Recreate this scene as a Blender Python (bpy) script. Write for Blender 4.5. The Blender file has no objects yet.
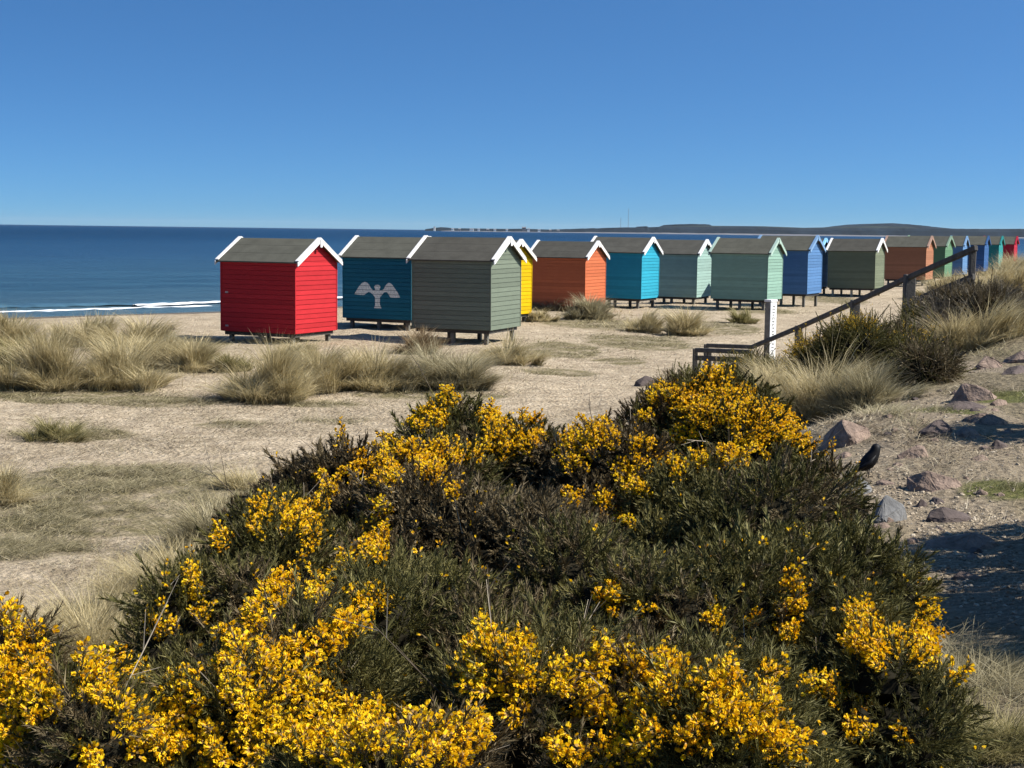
import bpy, math
import numpy as np
from mathutils import Matrix, Vector

# ------------------------------------------------------------------ camera, sky, sun, exposure
S = bpy.context.scene
C = S.collection
RAD = math.radians
F_PX, Y_HOR, ROLL, CAM_H = 1450.0, 230.6, 0.0125, 3.3
pitch = math.atan((384 - Y_HOR) / F_PX)
_R = np.array([1.0, 0, 0]); _U = np.array([0, math.sin(pitch), math.cos(pitch)])
FW = np.array([0, math.cos(pitch), -math.sin(pitch)])
RT = math.cos(ROLL) * _R + math.sin(ROLL) * _U
UP = -math.sin(ROLL) * _R + math.cos(ROLL) * _U
CAM = np.array([0.0, 0.0, CAM_H])

cd = bpy.data.cameras.new("camera")
cd.lens = F_PX / 1024 * 36.0
cd.sensor_width = 36.0
cd.clip_start = 0.1
cd.clip_end = 80000
co = bpy.data.objects.new("camera", cd)
C.objects.link(co)
m = Matrix.Identity(4)
for r in range(3):
    m[r][0], m[r][1], m[r][2], m[r][3] = RT[r], UP[r], -FW[r], CAM[r]
co.matrix_world = m
S.camera = co

SUN_AZ, SUN_EL = RAD(-8), RAD(45)        # azimuth measured from +X towards +Y
sun_dir = Vector((math.cos(SUN_AZ) * math.cos(SUN_EL), math.sin(SUN_AZ) * math.cos(SUN_EL), math.sin(SUN_EL)))
sd = bpy.data.lights.new("sun", "SUN")
sd.energy = 5.0
sd.angle = RAD(0.5)
sd.color = (1.0, 0.945, 0.86)
so = bpy.data.objects.new("sun", sd)
so.rotation_euler = sun_dir.to_track_quat('Z', 'Y').to_euler()
so.location = (30, 5, 30)
C.objects.link(so)

W = bpy.data.worlds.new("World"); S.world = W; W.use_nodes = True
wt = W.node_tree; wt.nodes.clear()
wo = wt.nodes.new("ShaderNodeOutputWorld"); bg = wt.nodes.new("ShaderNodeBackground")
sky = wt.nodes.new("ShaderNodeTexSky"); sky.sky_type = 'NISHITA'; sky.sun_disc = False
sky.sun_elevation = SUN_EL
sky.sun_rotation = math.pi / 2 - SUN_AZ
sky.altitude = 0; sky.air_density = 1.0; sky.dust_density = 1.7; sky.ozone_density = 3.0
tc = wt.nodes.new("ShaderNodeTexCoord")
mul = wt.nodes.new("ShaderNodeVectorMath"); mul.operation = 'MULTIPLY_ADD'
mul.inputs[1].default_value = (1, 1, 2.35); mul.inputs[2].default_value = (0, 0, 0.085)
nrm = wt.nodes.new("ShaderNodeVectorMath"); nrm.operation = 'NORMALIZE'
hsv = wt.nodes.new("ShaderNodeHueSaturation"); hsv.inputs['Saturation'].default_value = 1.1
wt.links.new(tc.outputs['Generated'], mul.inputs[0]); wt.links.new(mul.outputs[0], nrm.inputs[0])
wt.links.new(nrm.outputs[0], sky.inputs['Vector'])
wt.links.new(sky.outputs[0], hsv.inputs['Color']); tint = wt.nodes.new("ShaderNodeVectorMath"); tint.operation = 'MULTIPLY'; tint.inputs[1].default_value = (0.62, 1.05, 1.35)
wt.links.new(hsv.outputs[0], tint.inputs[0]); wt.links.new(tint.outputs[0], bg.inputs['Color'])
bg.inputs['Strength'].default_value = 0.061
wt.links.new(bg.outputs[0], wo.inputs['Surface'])
S.view_settings.view_transform = 'Standard'
S.view_settings.look = 'None'
S.view_settings.exposure = 0.9
S.view_settings.gamma = 1.0
S.view_settings.use_curve_mapping = False
S.render.engine = 'CYCLES'
S.cycles.max_bounces = 6
S.cycles.diffuse_bounces = 1
S.cycles.transparent_max_bounces = 4

rng = np.random.default_rng(7)

# ------------------------------------------------------------------ helpers
def ray(px, py):
    d = FW + (px - 512) / F_PX * RT + (384 - py) / F_PX * UP
    return d

def at_depth(px, py, Y):
    d = ray(px, py)
    return CAM + d * (Y / d[1])

def project(P):
    P = np.asarray(P, float) - CAM
    z = P @ FW
    return 512 + F_PX * (P @ RT) / z, 384 - F_PX * (P @ UP) / z

def tag(o, label=None, cat=None, group=None, kind=None):
    if label: o['label'] = label
    if cat: o['category'] = cat
    if group: o['group'] = group
    if kind: o['kind'] = kind
    return o

def empty(name, loc=(0, 0, 0), rz=0.0):
    o = bpy.data.objects.new(name, None)
    o.empty_display_size = 0.2
    o.location = loc; o.rotation_euler = (0, 0, rz)
    C.objects.link(o)
    return o

def mesh_obj(name, V, faces, mats, parent=None, smooth=False, mi=None, loc=None, attrs=None):
    """faces: list of int arrays of shape (n,3) or (n,4) (or python lists for n-gons)."""
    me = bpy.data.meshes.new(name)
    V = np.asarray(V, np.float32).reshape(-1, 3)
    loops, starts, tot = [], [], 0
    groups = []
    for f in faces:
        if isinstance(f, np.ndarray):
            if len(f) == 0: continue
            n, k = f.shape
            loops.append(f.ravel()); starts.append(tot + np.arange(n) * k); tot += n * k
            groups.append(n)
        else:
            loops.append(np.array(f)); starts.append(np.array([tot])); tot += len(f); groups.append(1)
    L = np.concatenate(loops).astype(np.int32); ST = np.concatenate(starts).astype(np.int32)
    me.vertices.add(len(V)); me.vertices.foreach_set("co", V.ravel())
    me.loops.add(len(L)); me.loops.foreach_set("vertex_index", L)
    me.polygons.add(len(ST)); me.polygons.foreach_set("loop_start", ST)
    me.polygons.foreach_set("use_smooth", np.full(len(ST), bool(smooth)))
    for mm in (mats if isinstance(mats, (list, tuple)) else [mats]): me.materials.append(mm)
    if mi is not None: me.polygons.foreach_set("material_index", np.asarray(mi, np.int32))
    me.update(calc_edges=True)
    if attrs:
        for an, av in attrs.items():
            a = me.attributes.new(an, 'FLOAT', 'POINT'); a.data.foreach_set("value", np.asarray(av, np.float32))
    o = bpy.data.objects.new(name, me)
    C.objects.link(o)
    if parent is not None: o.parent = parent
    if loc is not None: o.location = loc
    return o

class MB:
    """collects boxes and polygons, then links them as one mesh"""
    def __init__(s): s.v = []; s.f = []; s.m = []
    def poly(s, pts, mi=0):
        i = len(s.v); s.v += [tuple(p) for p in pts]; s.f.append(list(range(i, i + len(pts)))); s.m.append(mi)
    def hexa(s, p, mi=0):
        i = len(s.v); s.v += [tuple(q) for q in p]
        for a in ((0, 3, 2, 1), (4, 5, 6, 7), (0, 1, 5, 4), (1, 2, 6, 5), (2, 3, 7, 6), (3, 0, 4, 7)):
            s.f.append([i + k for k in a]); s.m.append(mi)
    def box(s, a, b, mi=0):
        x0, y0, z0 = a; x1, y1, z1 = b
        s.hexa([(x0, y0, z0), (x1, y0, z0), (x1, y1, z0), (x0, y1, z0), (x0, y0, z1), (x1, y0, z1), (x1, y1, z1), (x0, y1, z1)], mi)
    def beam(s, A, B, w, h, up=(0, 0, 1), mi=0):
        A = Vector(A); B = Vector(B); d = (B - A).normalized(); u = Vector(up)
        sx = d.cross(u).normalized(); u = sx.cross(d).normalized()
        q = [(-w / 2, -h / 2), (w / 2, -h / 2), (w / 2, h / 2), (-w / 2, h / 2)]
        s.hexa([A + sx * a + u * b for a, b in q] + [B + sx * a + u * b for a, b in q], mi)
    def tube(s, pts, rad, n=7, mi=0, cap=True, ref=None):
        pts = [Vector(p) for p in pts]; i0 = len(s.v)
        for k, p in enumerate(pts):
            d = (pts[min(k + 1, len(pts) - 1)] - pts[max(k - 1, 0)]).normalized()
            a = d.cross(Vector(ref) if ref else (Vector((0.31, 0.17, 0.93)) if abs(d.z) < 0.9 else Vector((1, 0, 0)))).normalized(); b = d.cross(a)
            r = rad[k]
            for j in range(n):
                t = 2 * math.pi * j / n
                s.v.append(tuple(p + a * (r * math.cos(t)) + b * (r * math.sin(t))))
        for k in range(len(pts) - 1):
            for j in range(n):
                s.f.append([i0 + k * n + j, i0 + k * n + (j + 1) % n, i0 + (k + 1) * n + (j + 1) % n, i0 + (k + 1) * n + j]); s.m.append(mi)
        if cap:
            s.f.append([i0 + j for j in range(n)][::-1]); s.m.append(mi)
            s.f.append([i0 + (len(pts) - 1) * n + j for j in range(n)]); s.m.append(mi)
    def build(s, name, mats, parent=None, smooth=False, loc=None, bevel=0):
        o = mesh_obj(name, s.v, s.f, mats, parent, smooth, s.m, loc)
        if bevel:
            b = o.modifiers.new("bevel", 'BEVEL'); b.width = bevel; b.segments = 1; b.limit_method = 'ANGLE'
        return o

def copy_tree(o, parent=None):
    c = o.copy(); C.objects.link(c); c.parent = parent
    for ch in list(o.children): copy_tree(ch, c)
    return c

# ------------------------------------------------------------------ materials
def srgb(r, g, b):
    return tuple(((c / 255 / 12.92) if c / 255 <= 0.04045 else ((c / 255 + 0.055) / 1.055) ** 2.4) for c in (r, g, b))

def new_mat(name):
    mt = bpy.data.materials.new(name); mt.use_nodes = True
    nt = mt.node_tree; b = nt.nodes['Principled BSDF']
    return mt, nt, b

def N(nt, t, **kw):
    n = nt.nodes.new(t)
    for k, v in kw.items(): setattr(n, k, v)
    return n

def ramp(nt, stops):
    r = N(nt, "ShaderNodeValToRGB"); e = r.color_ramp.elements
    while len(e) < len(stops): e.new(0.5)
    for k, (p, c) in enumerate(stops):
        e[k].position = p; e[k].color = (*c, 1) if len(c) == 3 else c
    return r

def noise(nt, scale, detail=4, rough=0.55, coord='Object', vec=None, stretch=None):
    n = N(nt, "ShaderNodeTexNoise"); n.inputs['Scale'].default_value = scale
    n.inputs['Detail'].default_value = detail; n.inputs['Roughness'].default_value = rough
    t = N(nt, "ShaderNodeTexCoord")
    src = t.outputs['Object'] if coord == 'Object' else N(nt, "ShaderNodeNewGeometry").outputs['Position']
    if stretch:
        mp = N(nt, "ShaderNodeMapping"); mp.inputs['Scale'].default_value = stretch
        nt.links.new(src, mp.inputs['Vector']); src = mp.outputs[0]
    nt.links.new(src, n.inputs['Vector'])
    return n

def simple_mat(name, col, rough=0.7, var=0.15, scale=6.0, spec=0.3, bump=0.0, bscale=40, stretch=None, coord='Object'):
    mt, nt, b = new_mat(name)
    n = noise(nt, scale, 5, 0.6, coord, stretch=stretch)
    lo = tuple(c * (1 - var) for c in col); hi = tuple(min(1, c * (1 + var)) for c in col)
    r = ramp(nt, [(0.3, lo), (0.7, hi)])
    nt.links.new(n.outputs[0], r.inputs[0]); nt.links.new(r.outputs[0], b.inputs['Base Color'])
    b.inputs['Roughness'].default_value = rough
    b.inputs['Specular IOR Level'].default_value = spec
    if bump:
        n2 = noise(nt, bscale, 4); bp = N(nt, "ShaderNodeBump"); bp.inputs['Strength'].default_value = bump; bp.inputs['Distance'].default_value = 0.02
        nt.links.new(n2.outputs[0], bp.inputs['Height']); nt.links.new(bp.outputs[0], b.inputs['Normal'])
    return mt

def paint_mat(name, col):
    """weathered exterior paint: slight fading per board, faint grime"""
    mt, nt, b = new_mat(name)
    g = N(nt, "ShaderNodeNewGeometry")
    n = noise(nt, 3.0, 6, 0.65, 'World', stretch=(1, 1, 3))
    n2 = noise(nt, 30.0, 3, 0.6, 'World', stretch=(0.3, 0.3, 6))
    a = N(nt, "ShaderNodeMath", operation='MULTIPLY_ADD'); a.inputs[1].default_value = 0.22; a.inputs[2].default_value = 0.78
    nt.links.new(g.outputs['Random Per Island'], a.inputs[0])
    m1 = N(nt, "ShaderNodeMath", operation='MULTIPLY_ADD'); m1.inputs[1].default_value = 0.35; m1.inputs[2].default_value = 0.84
    nt.links.new(n.outputs[0], m1.inputs[0])
    m2 = N(nt, "ShaderNodeMath", operation='MULTIPLY'); nt.links.new(a.outputs[0], m2.inputs[0]); nt.links.new(m1.outputs[0], m2.inputs[1])
    m3 = N(nt, "ShaderNodeMath", operation='MULTIPLY_ADD'); m3.inputs[1].default_value = 0.25; m3.inputs[2].default_value = 0.88
    nt.links.new(n2.outputs[0], m3.inputs[0])
    m4 = N(nt, "ShaderNodeMath", operation='MULTIPLY'); nt.links.new(m2.outputs[0], m4.inputs[0]); nt.links.new(m3.outputs[0], m4.inputs[1])
    vm = N(nt, "ShaderNodeVectorMath", operation='SCALE'); vm.inputs[0].default_value = col
    nt.links.new(m4.outputs[0], vm.inputs['Scale']); nt.links.new(vm.outputs[0], b.inputs['Base Color'])
    b.inputs['Roughness'].default_value = 0.7; b.inputs['Specular IOR Level'].default_value = 0.1
    bp = N(nt, "ShaderNodeBump"); bp.inputs['Strength'].default_value = 0.25; bp.inputs['Distance'].default_value = 0.01
    nt.links.new(n2.outputs[0], bp.inputs['Height']); nt.links.new(bp.outputs[0], b.inputs['Normal'])
    return mt

def blade_mat(name, cols, transl=0.25, rough=0.6):
    """foliage: colour varies per leaf or blade, some light passes through"""
    mt, nt, b = new_mat(name)
    g = N(nt, "ShaderNodeNewGeometry")
    r = ramp(nt, [(k / max(1, len(cols) - 1), c) for k, c in enumerate(cols)])
    n = noise(nt, 4.0, 3, 0.6)
    mx = N(nt, "ShaderNodeMath", operation='MULTIPLY_ADD'); mx.inputs[1].default_value = 0.55
    nt.links.new(g.outputs['Random Per Island'], mx.inputs[0])
    ms = N(nt, "ShaderNodeMath", operation='MULTIPLY_ADD'); ms.inputs[1].default_value = 1.5; ms.inputs[2].default_value = -0.52
    nt.links.new(n.outputs[0], ms.inputs[0]); nt.links.new(ms.outputs[0], mx.inputs[2])
    nt.links.new(mx.outputs[0], r.inputs[0])
    nt.links.new(r.outputs[0], b.inputs['Base Color'])
    b.inputs['Roughness'].default_value = rough; b.inputs['Specular IOR Level'].default_value = 0.2
    if transl:
        t = N(nt, "ShaderNodeBsdfTranslucent"); nt.links.new(r.outputs[0], t.inputs['Color'])
        mix = N(nt, "ShaderNodeMixShader"); mix.inputs[0].default_value = transl
        o = [x for x in nt.nodes if x.type == 'OUTPUT_MATERIAL'][0]
        nt.links.new(b.outputs[0], mix.inputs[1]); nt.links.new(t.outputs[0], mix.inputs[2]); nt.links.new(mix.outputs[0], o.inputs['Surface'])
    return mt

M_white = simple_mat("white_paint", (0.66, 0.65, 0.63), 0.6, 0.12, 9)
M_roof = simple_mat("roof_felt", (0.083, 0.082, 0.066), 0.95, 0.16, 2.5, 0.1, 0.4, 60, None, "World")
M_roof_grey = simple_mat("roof_felt_grey", (0.066, 0.063, 0.053), 0.95, 0.16, 2.5, 0.1, 0.4, 60, None, "World")
M_roof_brown = simple_mat("roof_felt_brown", (0.072, 0.070, 0.060), 0.95, 0.16, 2.5, 0.1, 0.4, 60, None, "World")
M_leg = simple_mat("stilt_wood", (0.12, 0.115, 0.10), 0.85, 0.3, 8, 0.2, 0.3, 30, (1, 1, 0.2))
M_leg_pale = simple_mat("stilt_wood_pale", (0.42, 0.34, 0.22), 0.85, 0.2, 8, 0.2, 0.3, 30, (1, 1, 0.2))
M_beam = simple_mat("floor_beam", (0.05, 0.045, 0.04), 0.85, 0.25, 8)
M_rail = simple_mat("dark_rail_wood", (0.078, 0.070, 0.061), 0.8, 0.35, 9, 0.3, 0.4, 35, (1, 1, 0.2))
M_post_shade = simple_mat("post_shade_grey", (0.20, 0.18, 0.15), 0.85, 0.3, 9, 0.2, 0.4, 35)
M_rock = simple_mat("pink_rock", (0.205, 0.15, 0.118), 0.9, 0.42, 11, 0.2, 1.0, 30)
M_rock_grey = simple_mat("grey_rock", (0.13, 0.13, 0.13), 0.9, 0.35, 5, 0.25, 0.9, 14)
M_rock_dark_shaded = simple_mat("dark_shaded_rock", (0.085, 0.066, 0.06), 0.9, 0.35, 5, 0.25, 0.9, 14)  # dark stone colour, with the path rocks' face shade put into it

M_marram = blade_mat("marram_blades", [(0.14, 0.115, 0.04), (0.36, 0.29, 0.145), (0.55, 0.46, 0.26), (0.72, 0.63, 0.42)], 0.35)
M_marram_grey = blade_mat("grey_marram_blades", [(0.10, 0.088, 0.045), (0.24, 0.205, 0.11), (0.38, 0.33, 0.20), (0.56, 0.49, 0.33)], 0.3)
M_marram_green = blade_mat("green_marram_blades", [(0.07, 0.075, 0.02), (0.19, 0.17, 0.06), (0.33, 0.28, 0.13), (0.45, 0.39, 0.21)], 0.3)
M_marram_red = blade_mat("reddish_marram_blades", [(0.14, 0.09, 0.045), (0.27, 0.19, 0.10), (0.38, 0.30, 0.18)], 0.3)
M_thatch = blade_mat("matted_grass", [(0.08, 0.07, 0.032), (0.17, 0.145, 0.072), (0.29, 0.245, 0.14), (0.46, 0.395, 0.255)], 0.1)
M_litter = blade_mat("grass_litter", [(.06, .045, .025), (.16, .125, .075), (.34, .28, .18), (.60, .52, .38)], 0)
M_turf = blade_mat("green_turf", [(0.07, 0.08, 0.025), (0.14, 0.135, 0.05), (0.25, 0.22, 0.11)], 0.2)
M_spine_green = blade_mat("gorse_spines_green", [(0.019, 0.020, 0.006), (0.056, 0.052, 0.014), (0.118, 0.106, 0.030), (0.29, 0.25, 0.10)], 0.12)
M_spine_brown = blade_mat("gorse_spines_brown", [(0.030, 0.021, 0.011), (0.075, 0.054, 0.026), (0.14, 0.105, 0.052), (0.30, 0.24, 0.14)], 0.1)
M_spine_grey = blade_mat("dead_twigs_grey", [(0.09, 0.072, 0.05), (0.20, 0.165, 0.115), (0.34, 0.29, 0.21)], 0.05)
M_spine_olive = blade_mat("gorse_spines_olive", [(0.03, 0.028, 0.008), (0.07, 0.062, 0.016), (0.13, 0.115, 0.03), (0.21, 0.18, 0.055)], 0.12)
M_petal = blade_mat("gorse_petals", [(0.62, 0.26, 0.005), (0.90, 0.48, 0.004), (0.94, 0.62, 0.009), (0.95, 0.74, 0.04)], 0.35, 0.6)
M_petal_dull = blade_mat("gorse_petals_dull", [(0.52, 0.30, 0.01), (0.66, 0.42, 0.015), (0.78, 0.55, 0.03)], 0.2, 0.5)
M_calyx = simple_mat("gorse_calyx", (0.30, 0.17, 0.04), 0.7, 0.25, 40)
M_twig = simple_mat("twig_wood", (0.075, 0.058, 0.04), 0.9, 0.3, 20)
M_twig_pale = simple_mat("twig_pale", (0.36, 0.30, 0.22), 0.9, 0.25, 20)
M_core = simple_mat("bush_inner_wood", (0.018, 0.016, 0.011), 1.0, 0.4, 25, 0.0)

# ------------------------------------------------------------------ terrain
ctrl = np.array([
 (0,0,1.65),(1.5,0,1.7),(4,0,2.0),(7,0,2.2),(10,0,2.3),(-1.5,0,1.4),(-3,0,.9),(-6,0,.2),(-10,0,0),(0,-6,1.7),(6,-6,2.3),(-6,-6,.3),
 (0,4,1.55),(1.5,4,1.65),(3.5,4,1.8),(6,4,2.1),(9,4,2.3),(-1.5,4,1.3),(-3,4,.75),(-6,4,.1),
 (0,7,1.4),(2.4,7,1.65),(3.5,7,1.7),(6,7,2.1),(9,7,2.4),(-1.3,7,1.05),(-2.6,7,.7),(-4.5,7,.25),(-8,7,0),
 (0,10,.85),(1.5,10,1.4),(2.7,10,1.65),(4.5,10,1.75),(7,10,2.2),(10,10,2.5),(-2,10,.4),(-4,11,.15),(-7,11,0),
 (2.7,12.5,1.6),(4.5,12.5,1.75),(1.2,12.5,.8),(-1,13,.2),(-4,14,.0),
 (3.5,16,1.4),(5,16,1.75),(6,17,1.8),(8,17,2.2),(12,17,2.6),(1.5,16,.4),(-1,17,.0),
 (4.5,20,1.25),(6.2,20,1.8),(8,20,2.3),(11,21,2.7),(2.5,20,.35),(0,20,.0),
 (7,22,2.05),(8,23,2.35),(10,24,2.6),(14,24,2.7),
 (5.5,26.5,.8),(7.5,26,1.55),(10,27,2.1),(14,29,2.3),
 (4,31,0),(2,26,.05),(6,31,.15),(9,31,.7),(13,34,1.2),(18,34,1.5),(0,30,0),(6,38,0),(10,40,0),(16,45,.2),
 (25,50,.5),(-10,20,0),(-15,30,0),(-5,30,0),(0,45,0),(10,55,0),(20,60,0),(30,80,.1),(38,80,.3),(-15,5,0),(-15,45,0),(3,60,0),
 (20,10,2.6),(20,20,2.6),(28,30,2.2),(30,5,2.4),(40,20,2.0),(40,50,1.2),(24,90,.2),(30,100,.35),(40,118,.35)], float)

def tps_fit(P):
    n = len(P); D = np.linalg.norm(P[:, None, :2] - P[None, :, :2], axis=2)
    K = np.where(D > 0, D * D * np.log(D + 1e-12), 0) + np.eye(n) * 0.02
    A = np.zeros((n + 3, n + 3)); A[:n, :n] = K; A[:n, n] = 1; A[:n, n + 1:] = P[:, :2]; A[n, :n] = 1; A[n + 1:, :n] = P[:, :2].T
    b = np.zeros(n + 3); b[:n] = P[:, 2]
    return np.linalg.solve(A, b)
_w = tps_fit(ctrl)

def vnoise(x, y, seed=0):
    """smooth value noise"""
    def h(i, j):
        v = np.sin(i * 127.1 + j * 311.7 + seed * 74.7) * 43758.5453
        return v - np.floor(v)
    xi = np.floor(x); yi = np.floor(y); fx = x - xi; fy = y - yi
    fx = fx * fx * (3 - 2 * fx); fy = fy * fy * (3 - 2 * fy)
    return (h(xi, yi) * (1 - fx) + h(xi + 1, yi) * fx) * (1 - fy) + (h(xi, yi + 1) * (1 - fx) + h(xi + 1, yi + 1) * fx) * fy - 0.5

def fbm(x, y, seed=0, oct=4):
    s = 0; a = 1
    for k in range(oct):
        s = s + a * vnoise(x * 2 ** k, y * 2 ** k, seed + k); a *= 0.5
    return s

SEA_Z = -1.5
shore = np.array([(-3000, -2400), (-400, -190), (-60, 42), (-25.2, 75.6), (-16.9, 82.9), (8.8, 112), (21, 137), (60, 204), (121, 310), (400, 700), (1500, 1900), (5000, 5200)], float)
_t = shore @ np.array([.64, .77]); _n = shore @ np.array([.77, -.64])

def shore_dist(x, y):
    t = .64 * x + .77 * y; n = .77 * x - .64 * y
    return n - np.interp(t, _t, _n)

def ground_z(x, y):
    x = np.atleast_1d(np.asarray(x, float)); y = np.atleast_1d(np.asarray(y, float))
    out = np.zeros_like(x)
    d = shore_dist(x, y)
    base = np.interp(d, [-300, -60, 0, 6, 20, 27], [-14, -5.0, SEA_Z, SEA_Z + .22, -.25, 0.0])
    near = (np.abs(x - 10) < 60) & (y > -40) & (y < 150)
    r = np.zeros_like(x)
    xs, ys = x[near], y[near]
    acc = np.zeros_like(xs)
    for i in range(0, len(xs), 20000):
        q = np.stack([xs[i:i + 20000], ys[i:i + 20000]], 1)
        D = np.linalg.norm(q[:, None] - ctrl[None, :, :2], axis=2)
        K = np.where(D > 0, D * D * np.log(D + 1e-12), 0)
        acc[i:i + 20000] = K @ _w[:len(ctrl)] + _w[len(ctrl)] + q @ _w[len(ctrl) + 1:]
    r[near] = acc
    # confine the dune bump, fade out away from it
    e = np.sqrt(np.maximum(0, (np.abs(x - 14) - 26)) ** 2 + np.maximum(0, np.abs(y - 35) - 80) ** 2)
    e = np.where(y < -2, np.hypot(e, y + 2), e)
    fade = np.clip(1 - e / 20, 0, 1); fade = fade * fade * (3 - 2 * fade)
    land = np.clip((d - 16) / 10, 0, 1)
    r = np.clip(r, -0.06, 3.0) * fade * land
    inland = np.clip((d - 60) / 60, 0, 1) * 1.2 * (1 - fade)
    und = 0.07 * fbm(x / 2.6, y / 2.6, 3) + 0.045 * fbm(x / .62, y / .62, 9, 3)
    und = und * np.clip((d - 8) / 14, 0.05, 1)
    out = base + r + inland + und
    return out

def ground_hit(px, py, y0=3.0, y1=140.0):
    d = ray(px, py); d = d / d[1]
    ys = np.concatenate([np.arange(y0, 40, .05), np.arange(40, y1, .25)])
    P = CAM + d * ys[:, None]
    g = ground_z(P[:, 0], P[:, 1])
    k = np.argmax(P[:, 2] <= g) if np.any(P[:, 2] <= g) else len(ys) - 1
    p = P[k].copy(); p[2] = g[k]
    return p

def axis(parts):
    return np.unique(np.concatenate([np.arange(a, b, s) for a, b, s in parts]))
gx = np.concatenate([-np.geomspace(3500, 41, 26), axis([(-40, -14, .7), (-14, -7, .22), (-7, 9, .11), (9, 16, .22), (16, 60, .8)]), np.geomspace(61, 6000, 34)])
gy = np.concatenate([-np.geomspace(3500, 9, 24), axis([(-8, 3, .4), (3, 22, .12), (22, 50, .22), (50, 130, .7)]), np.geomspace(131, 6000, 34)])
GX, GY = np.meshgrid(gx, gy)
gv = np.stack([GX.ravel(), GY.ravel(), ground_z(GX.ravel(), GY.ravel())], 1)
nx, ny = len(gx), len(gy)
ii = (np.arange(ny - 1)[:, None] * nx + np.arange(nx - 1)[None]).ravel()
gf = np.stack([ii, ii + 1, ii + nx + 1, ii + nx], 1)

# where dry matted grass, green turf and pebbly grit lie (photo-read patches, dropped onto the ground)
def patches(lst, x, y, soft=0.6):
    v = np.zeros_like(x)
    for px, py, wx, wy in lst:
        c = ground_hit(px, py); l = ground_hit(px - wx, py); nr = ground_hit(px, py + wy); fr = ground_hit(px, py - wy)
        rx = max(.3, abs(c[0] - l[0])); ry = max(.3, (fr[1] - nr[1]) / 2)
        q = ((x - c[0]) / rx) ** 2 + ((y - (fr[1] + nr[1]) / 2) / ry) ** 2
        v = np.maximum(v, np.clip((1.25 - q) / soft, 0, 1))
    return v
THATCH = [(95, 488, 150, 24), (100, 522, 140, 18), (25, 550, 80, 12), (70, 436, 70, 7), (230, 425, 40, 4), (150, 402, 100, 6), (60, 396, 100, 8), (430, 396, 90, 5),
          (560, 350, 46, 9), (640, 343, 60, 9), (560, 372, 44, 4), (330, 422, 40, 3), (720, 328, 46, 7), (835, 300, 36, 5), (760, 311, 44, 4), (180, 345, 60, 8), (600, 325, 66, 6),
          (225, 500, 40, 14), (620, 362, 30, 4), (320, 405, 40, 3)]
TURF = [(945, 411, 20, 5), (1003, 398, 16, 7), (1005, 490, 24, 5)]
GRIT = [(930, 450, 90, 50), (960, 520, 70, 50), (990, 430, 60, 60), (900, 490, 50, 40), (1000, 590, 80, 60), (990, 370, 50, 20), (860, 425, 40, 20)]
thatch = patches(THATCH, gv[:, 0], gv[:, 1]); turf = patches(TURF, gv[:, 0], gv[:, 1]); grit = patches(GRIT, gv[:, 0], gv[:, 1], 1.0)
duney = np.clip((gv[:, 2] - .9) / .8, 0, 1) * (1 - grit) * (gv[:, 1] > -60)
wet = np.clip(1 - (shore_dist(gv[:, 0], gv[:, 1]) - 4.5) / 4, 0, 1)

mt, nt, b = new_mat("sand"); M_sand = mt
fine = noise(nt, 26, 6, 0.7); mid = noise(nt, 3.2, 6, 0.68); big = noise(nt, .45, 5, 0.6)
vor = N(nt, "ShaderNodeTexVoronoi"); vor.inputs['Scale'].default_value = 13
t_ = N(nt, "ShaderNodeTexCoord"); nt.links.new(t_.outputs['Object'], vor.inputs['Vector'])
r_sand = ramp(nt, [(.30, (.25, .198, .135)), (.5, (.395, .322, .228)), (.70, (.525, .44, .325))])
nt.links.new(mid.outputs[0], r_sand.inputs[0])
r_fine = ramp(nt, [(.30, (.40, .38, .34)), (.46, (.92, .91, .90)), (.75, (1.12, 1.10, 1.06))])
nt.links.new(fine.outputs[0], r_fine.inputs[0])
mulc = N(nt, "ShaderNodeMix", data_type='RGBA', blend_type='MULTIPLY'); mulc.inputs[0].default_value = 1.0
nt.links.new(r_sand.outputs[0], mulc.inputs[6]); nt.links.new(r_fine.outputs[0], mulc.inputs[7])
r_big = ramp(nt, [(.3, (.80, .79, .77)), (.5, (1, 1, 1)), (.7, (1.12, 1.12, 1.12))]); nt.links.new(big.outputs[0], r_big.inputs[0])
mulb = N(nt, "ShaderNodeMix", data_type='RGBA', blend_type='MULTIPLY'); mulb.inputs[0].default_value = 1.0
nt.links.new(mulc.outputs[2], mulb.inputs[6]); nt.links.new(r_big.outputs[0], mulb.inputs[7])
def attr_mix(prev, an, ramp_stops, nscale, thr0, thr1, gain=1.0):
    at = N(nt, "ShaderNodeAttribute", attribute_name=an)
    nn = noise(nt, nscale, 5, 0.65)
    ad = N(nt, "ShaderNodeMath", operation='MULTIPLY_ADD'); ad.inputs[1].default_value = gain
    nt.links.new(at.outputs['Fac'], ad.inputs[0]); nt.links.new(nn.outputs[0], ad.inputs[2])
    mr = N(nt, "ShaderNodeMapRange"); mr.inputs['From Min'].default_value = thr0; mr.inputs['From Max'].default_value = thr1
    nt.links.new(ad.outputs[0], mr.inputs['Value'])
    cr = ramp(nt, ramp_stops); n3 = noise(nt, 17, 6, .7, stretch=(1, 2.2, 1)); nt.links.new(n3.outputs[0], cr.inputs[0])
    mx = N(nt, "ShaderNodeMix", data_type='RGBA'); nt.links.new(mr.outputs[0], mx.inputs[0])
    nt.links.new(prev, mx.inputs[6]); nt.links.new(cr.outputs[0], mx.inputs[7])
    return mx.outputs[2]
c = attr_mix(mulb.outputs[2], 'thatch', [(.3, (.08, .068, .032)), (.5, (.155, .13, .066)), (.72, (.28, .235, .14))], 1.9, .78, 1.06, .5)
c = attr_mix(c, 'duney', [(.3, (.09, .075, .045)), (.5, (.19, .155, .10)), (.72, (.32, .27, .18))], 2.4, .7, 1.15, .8)
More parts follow.
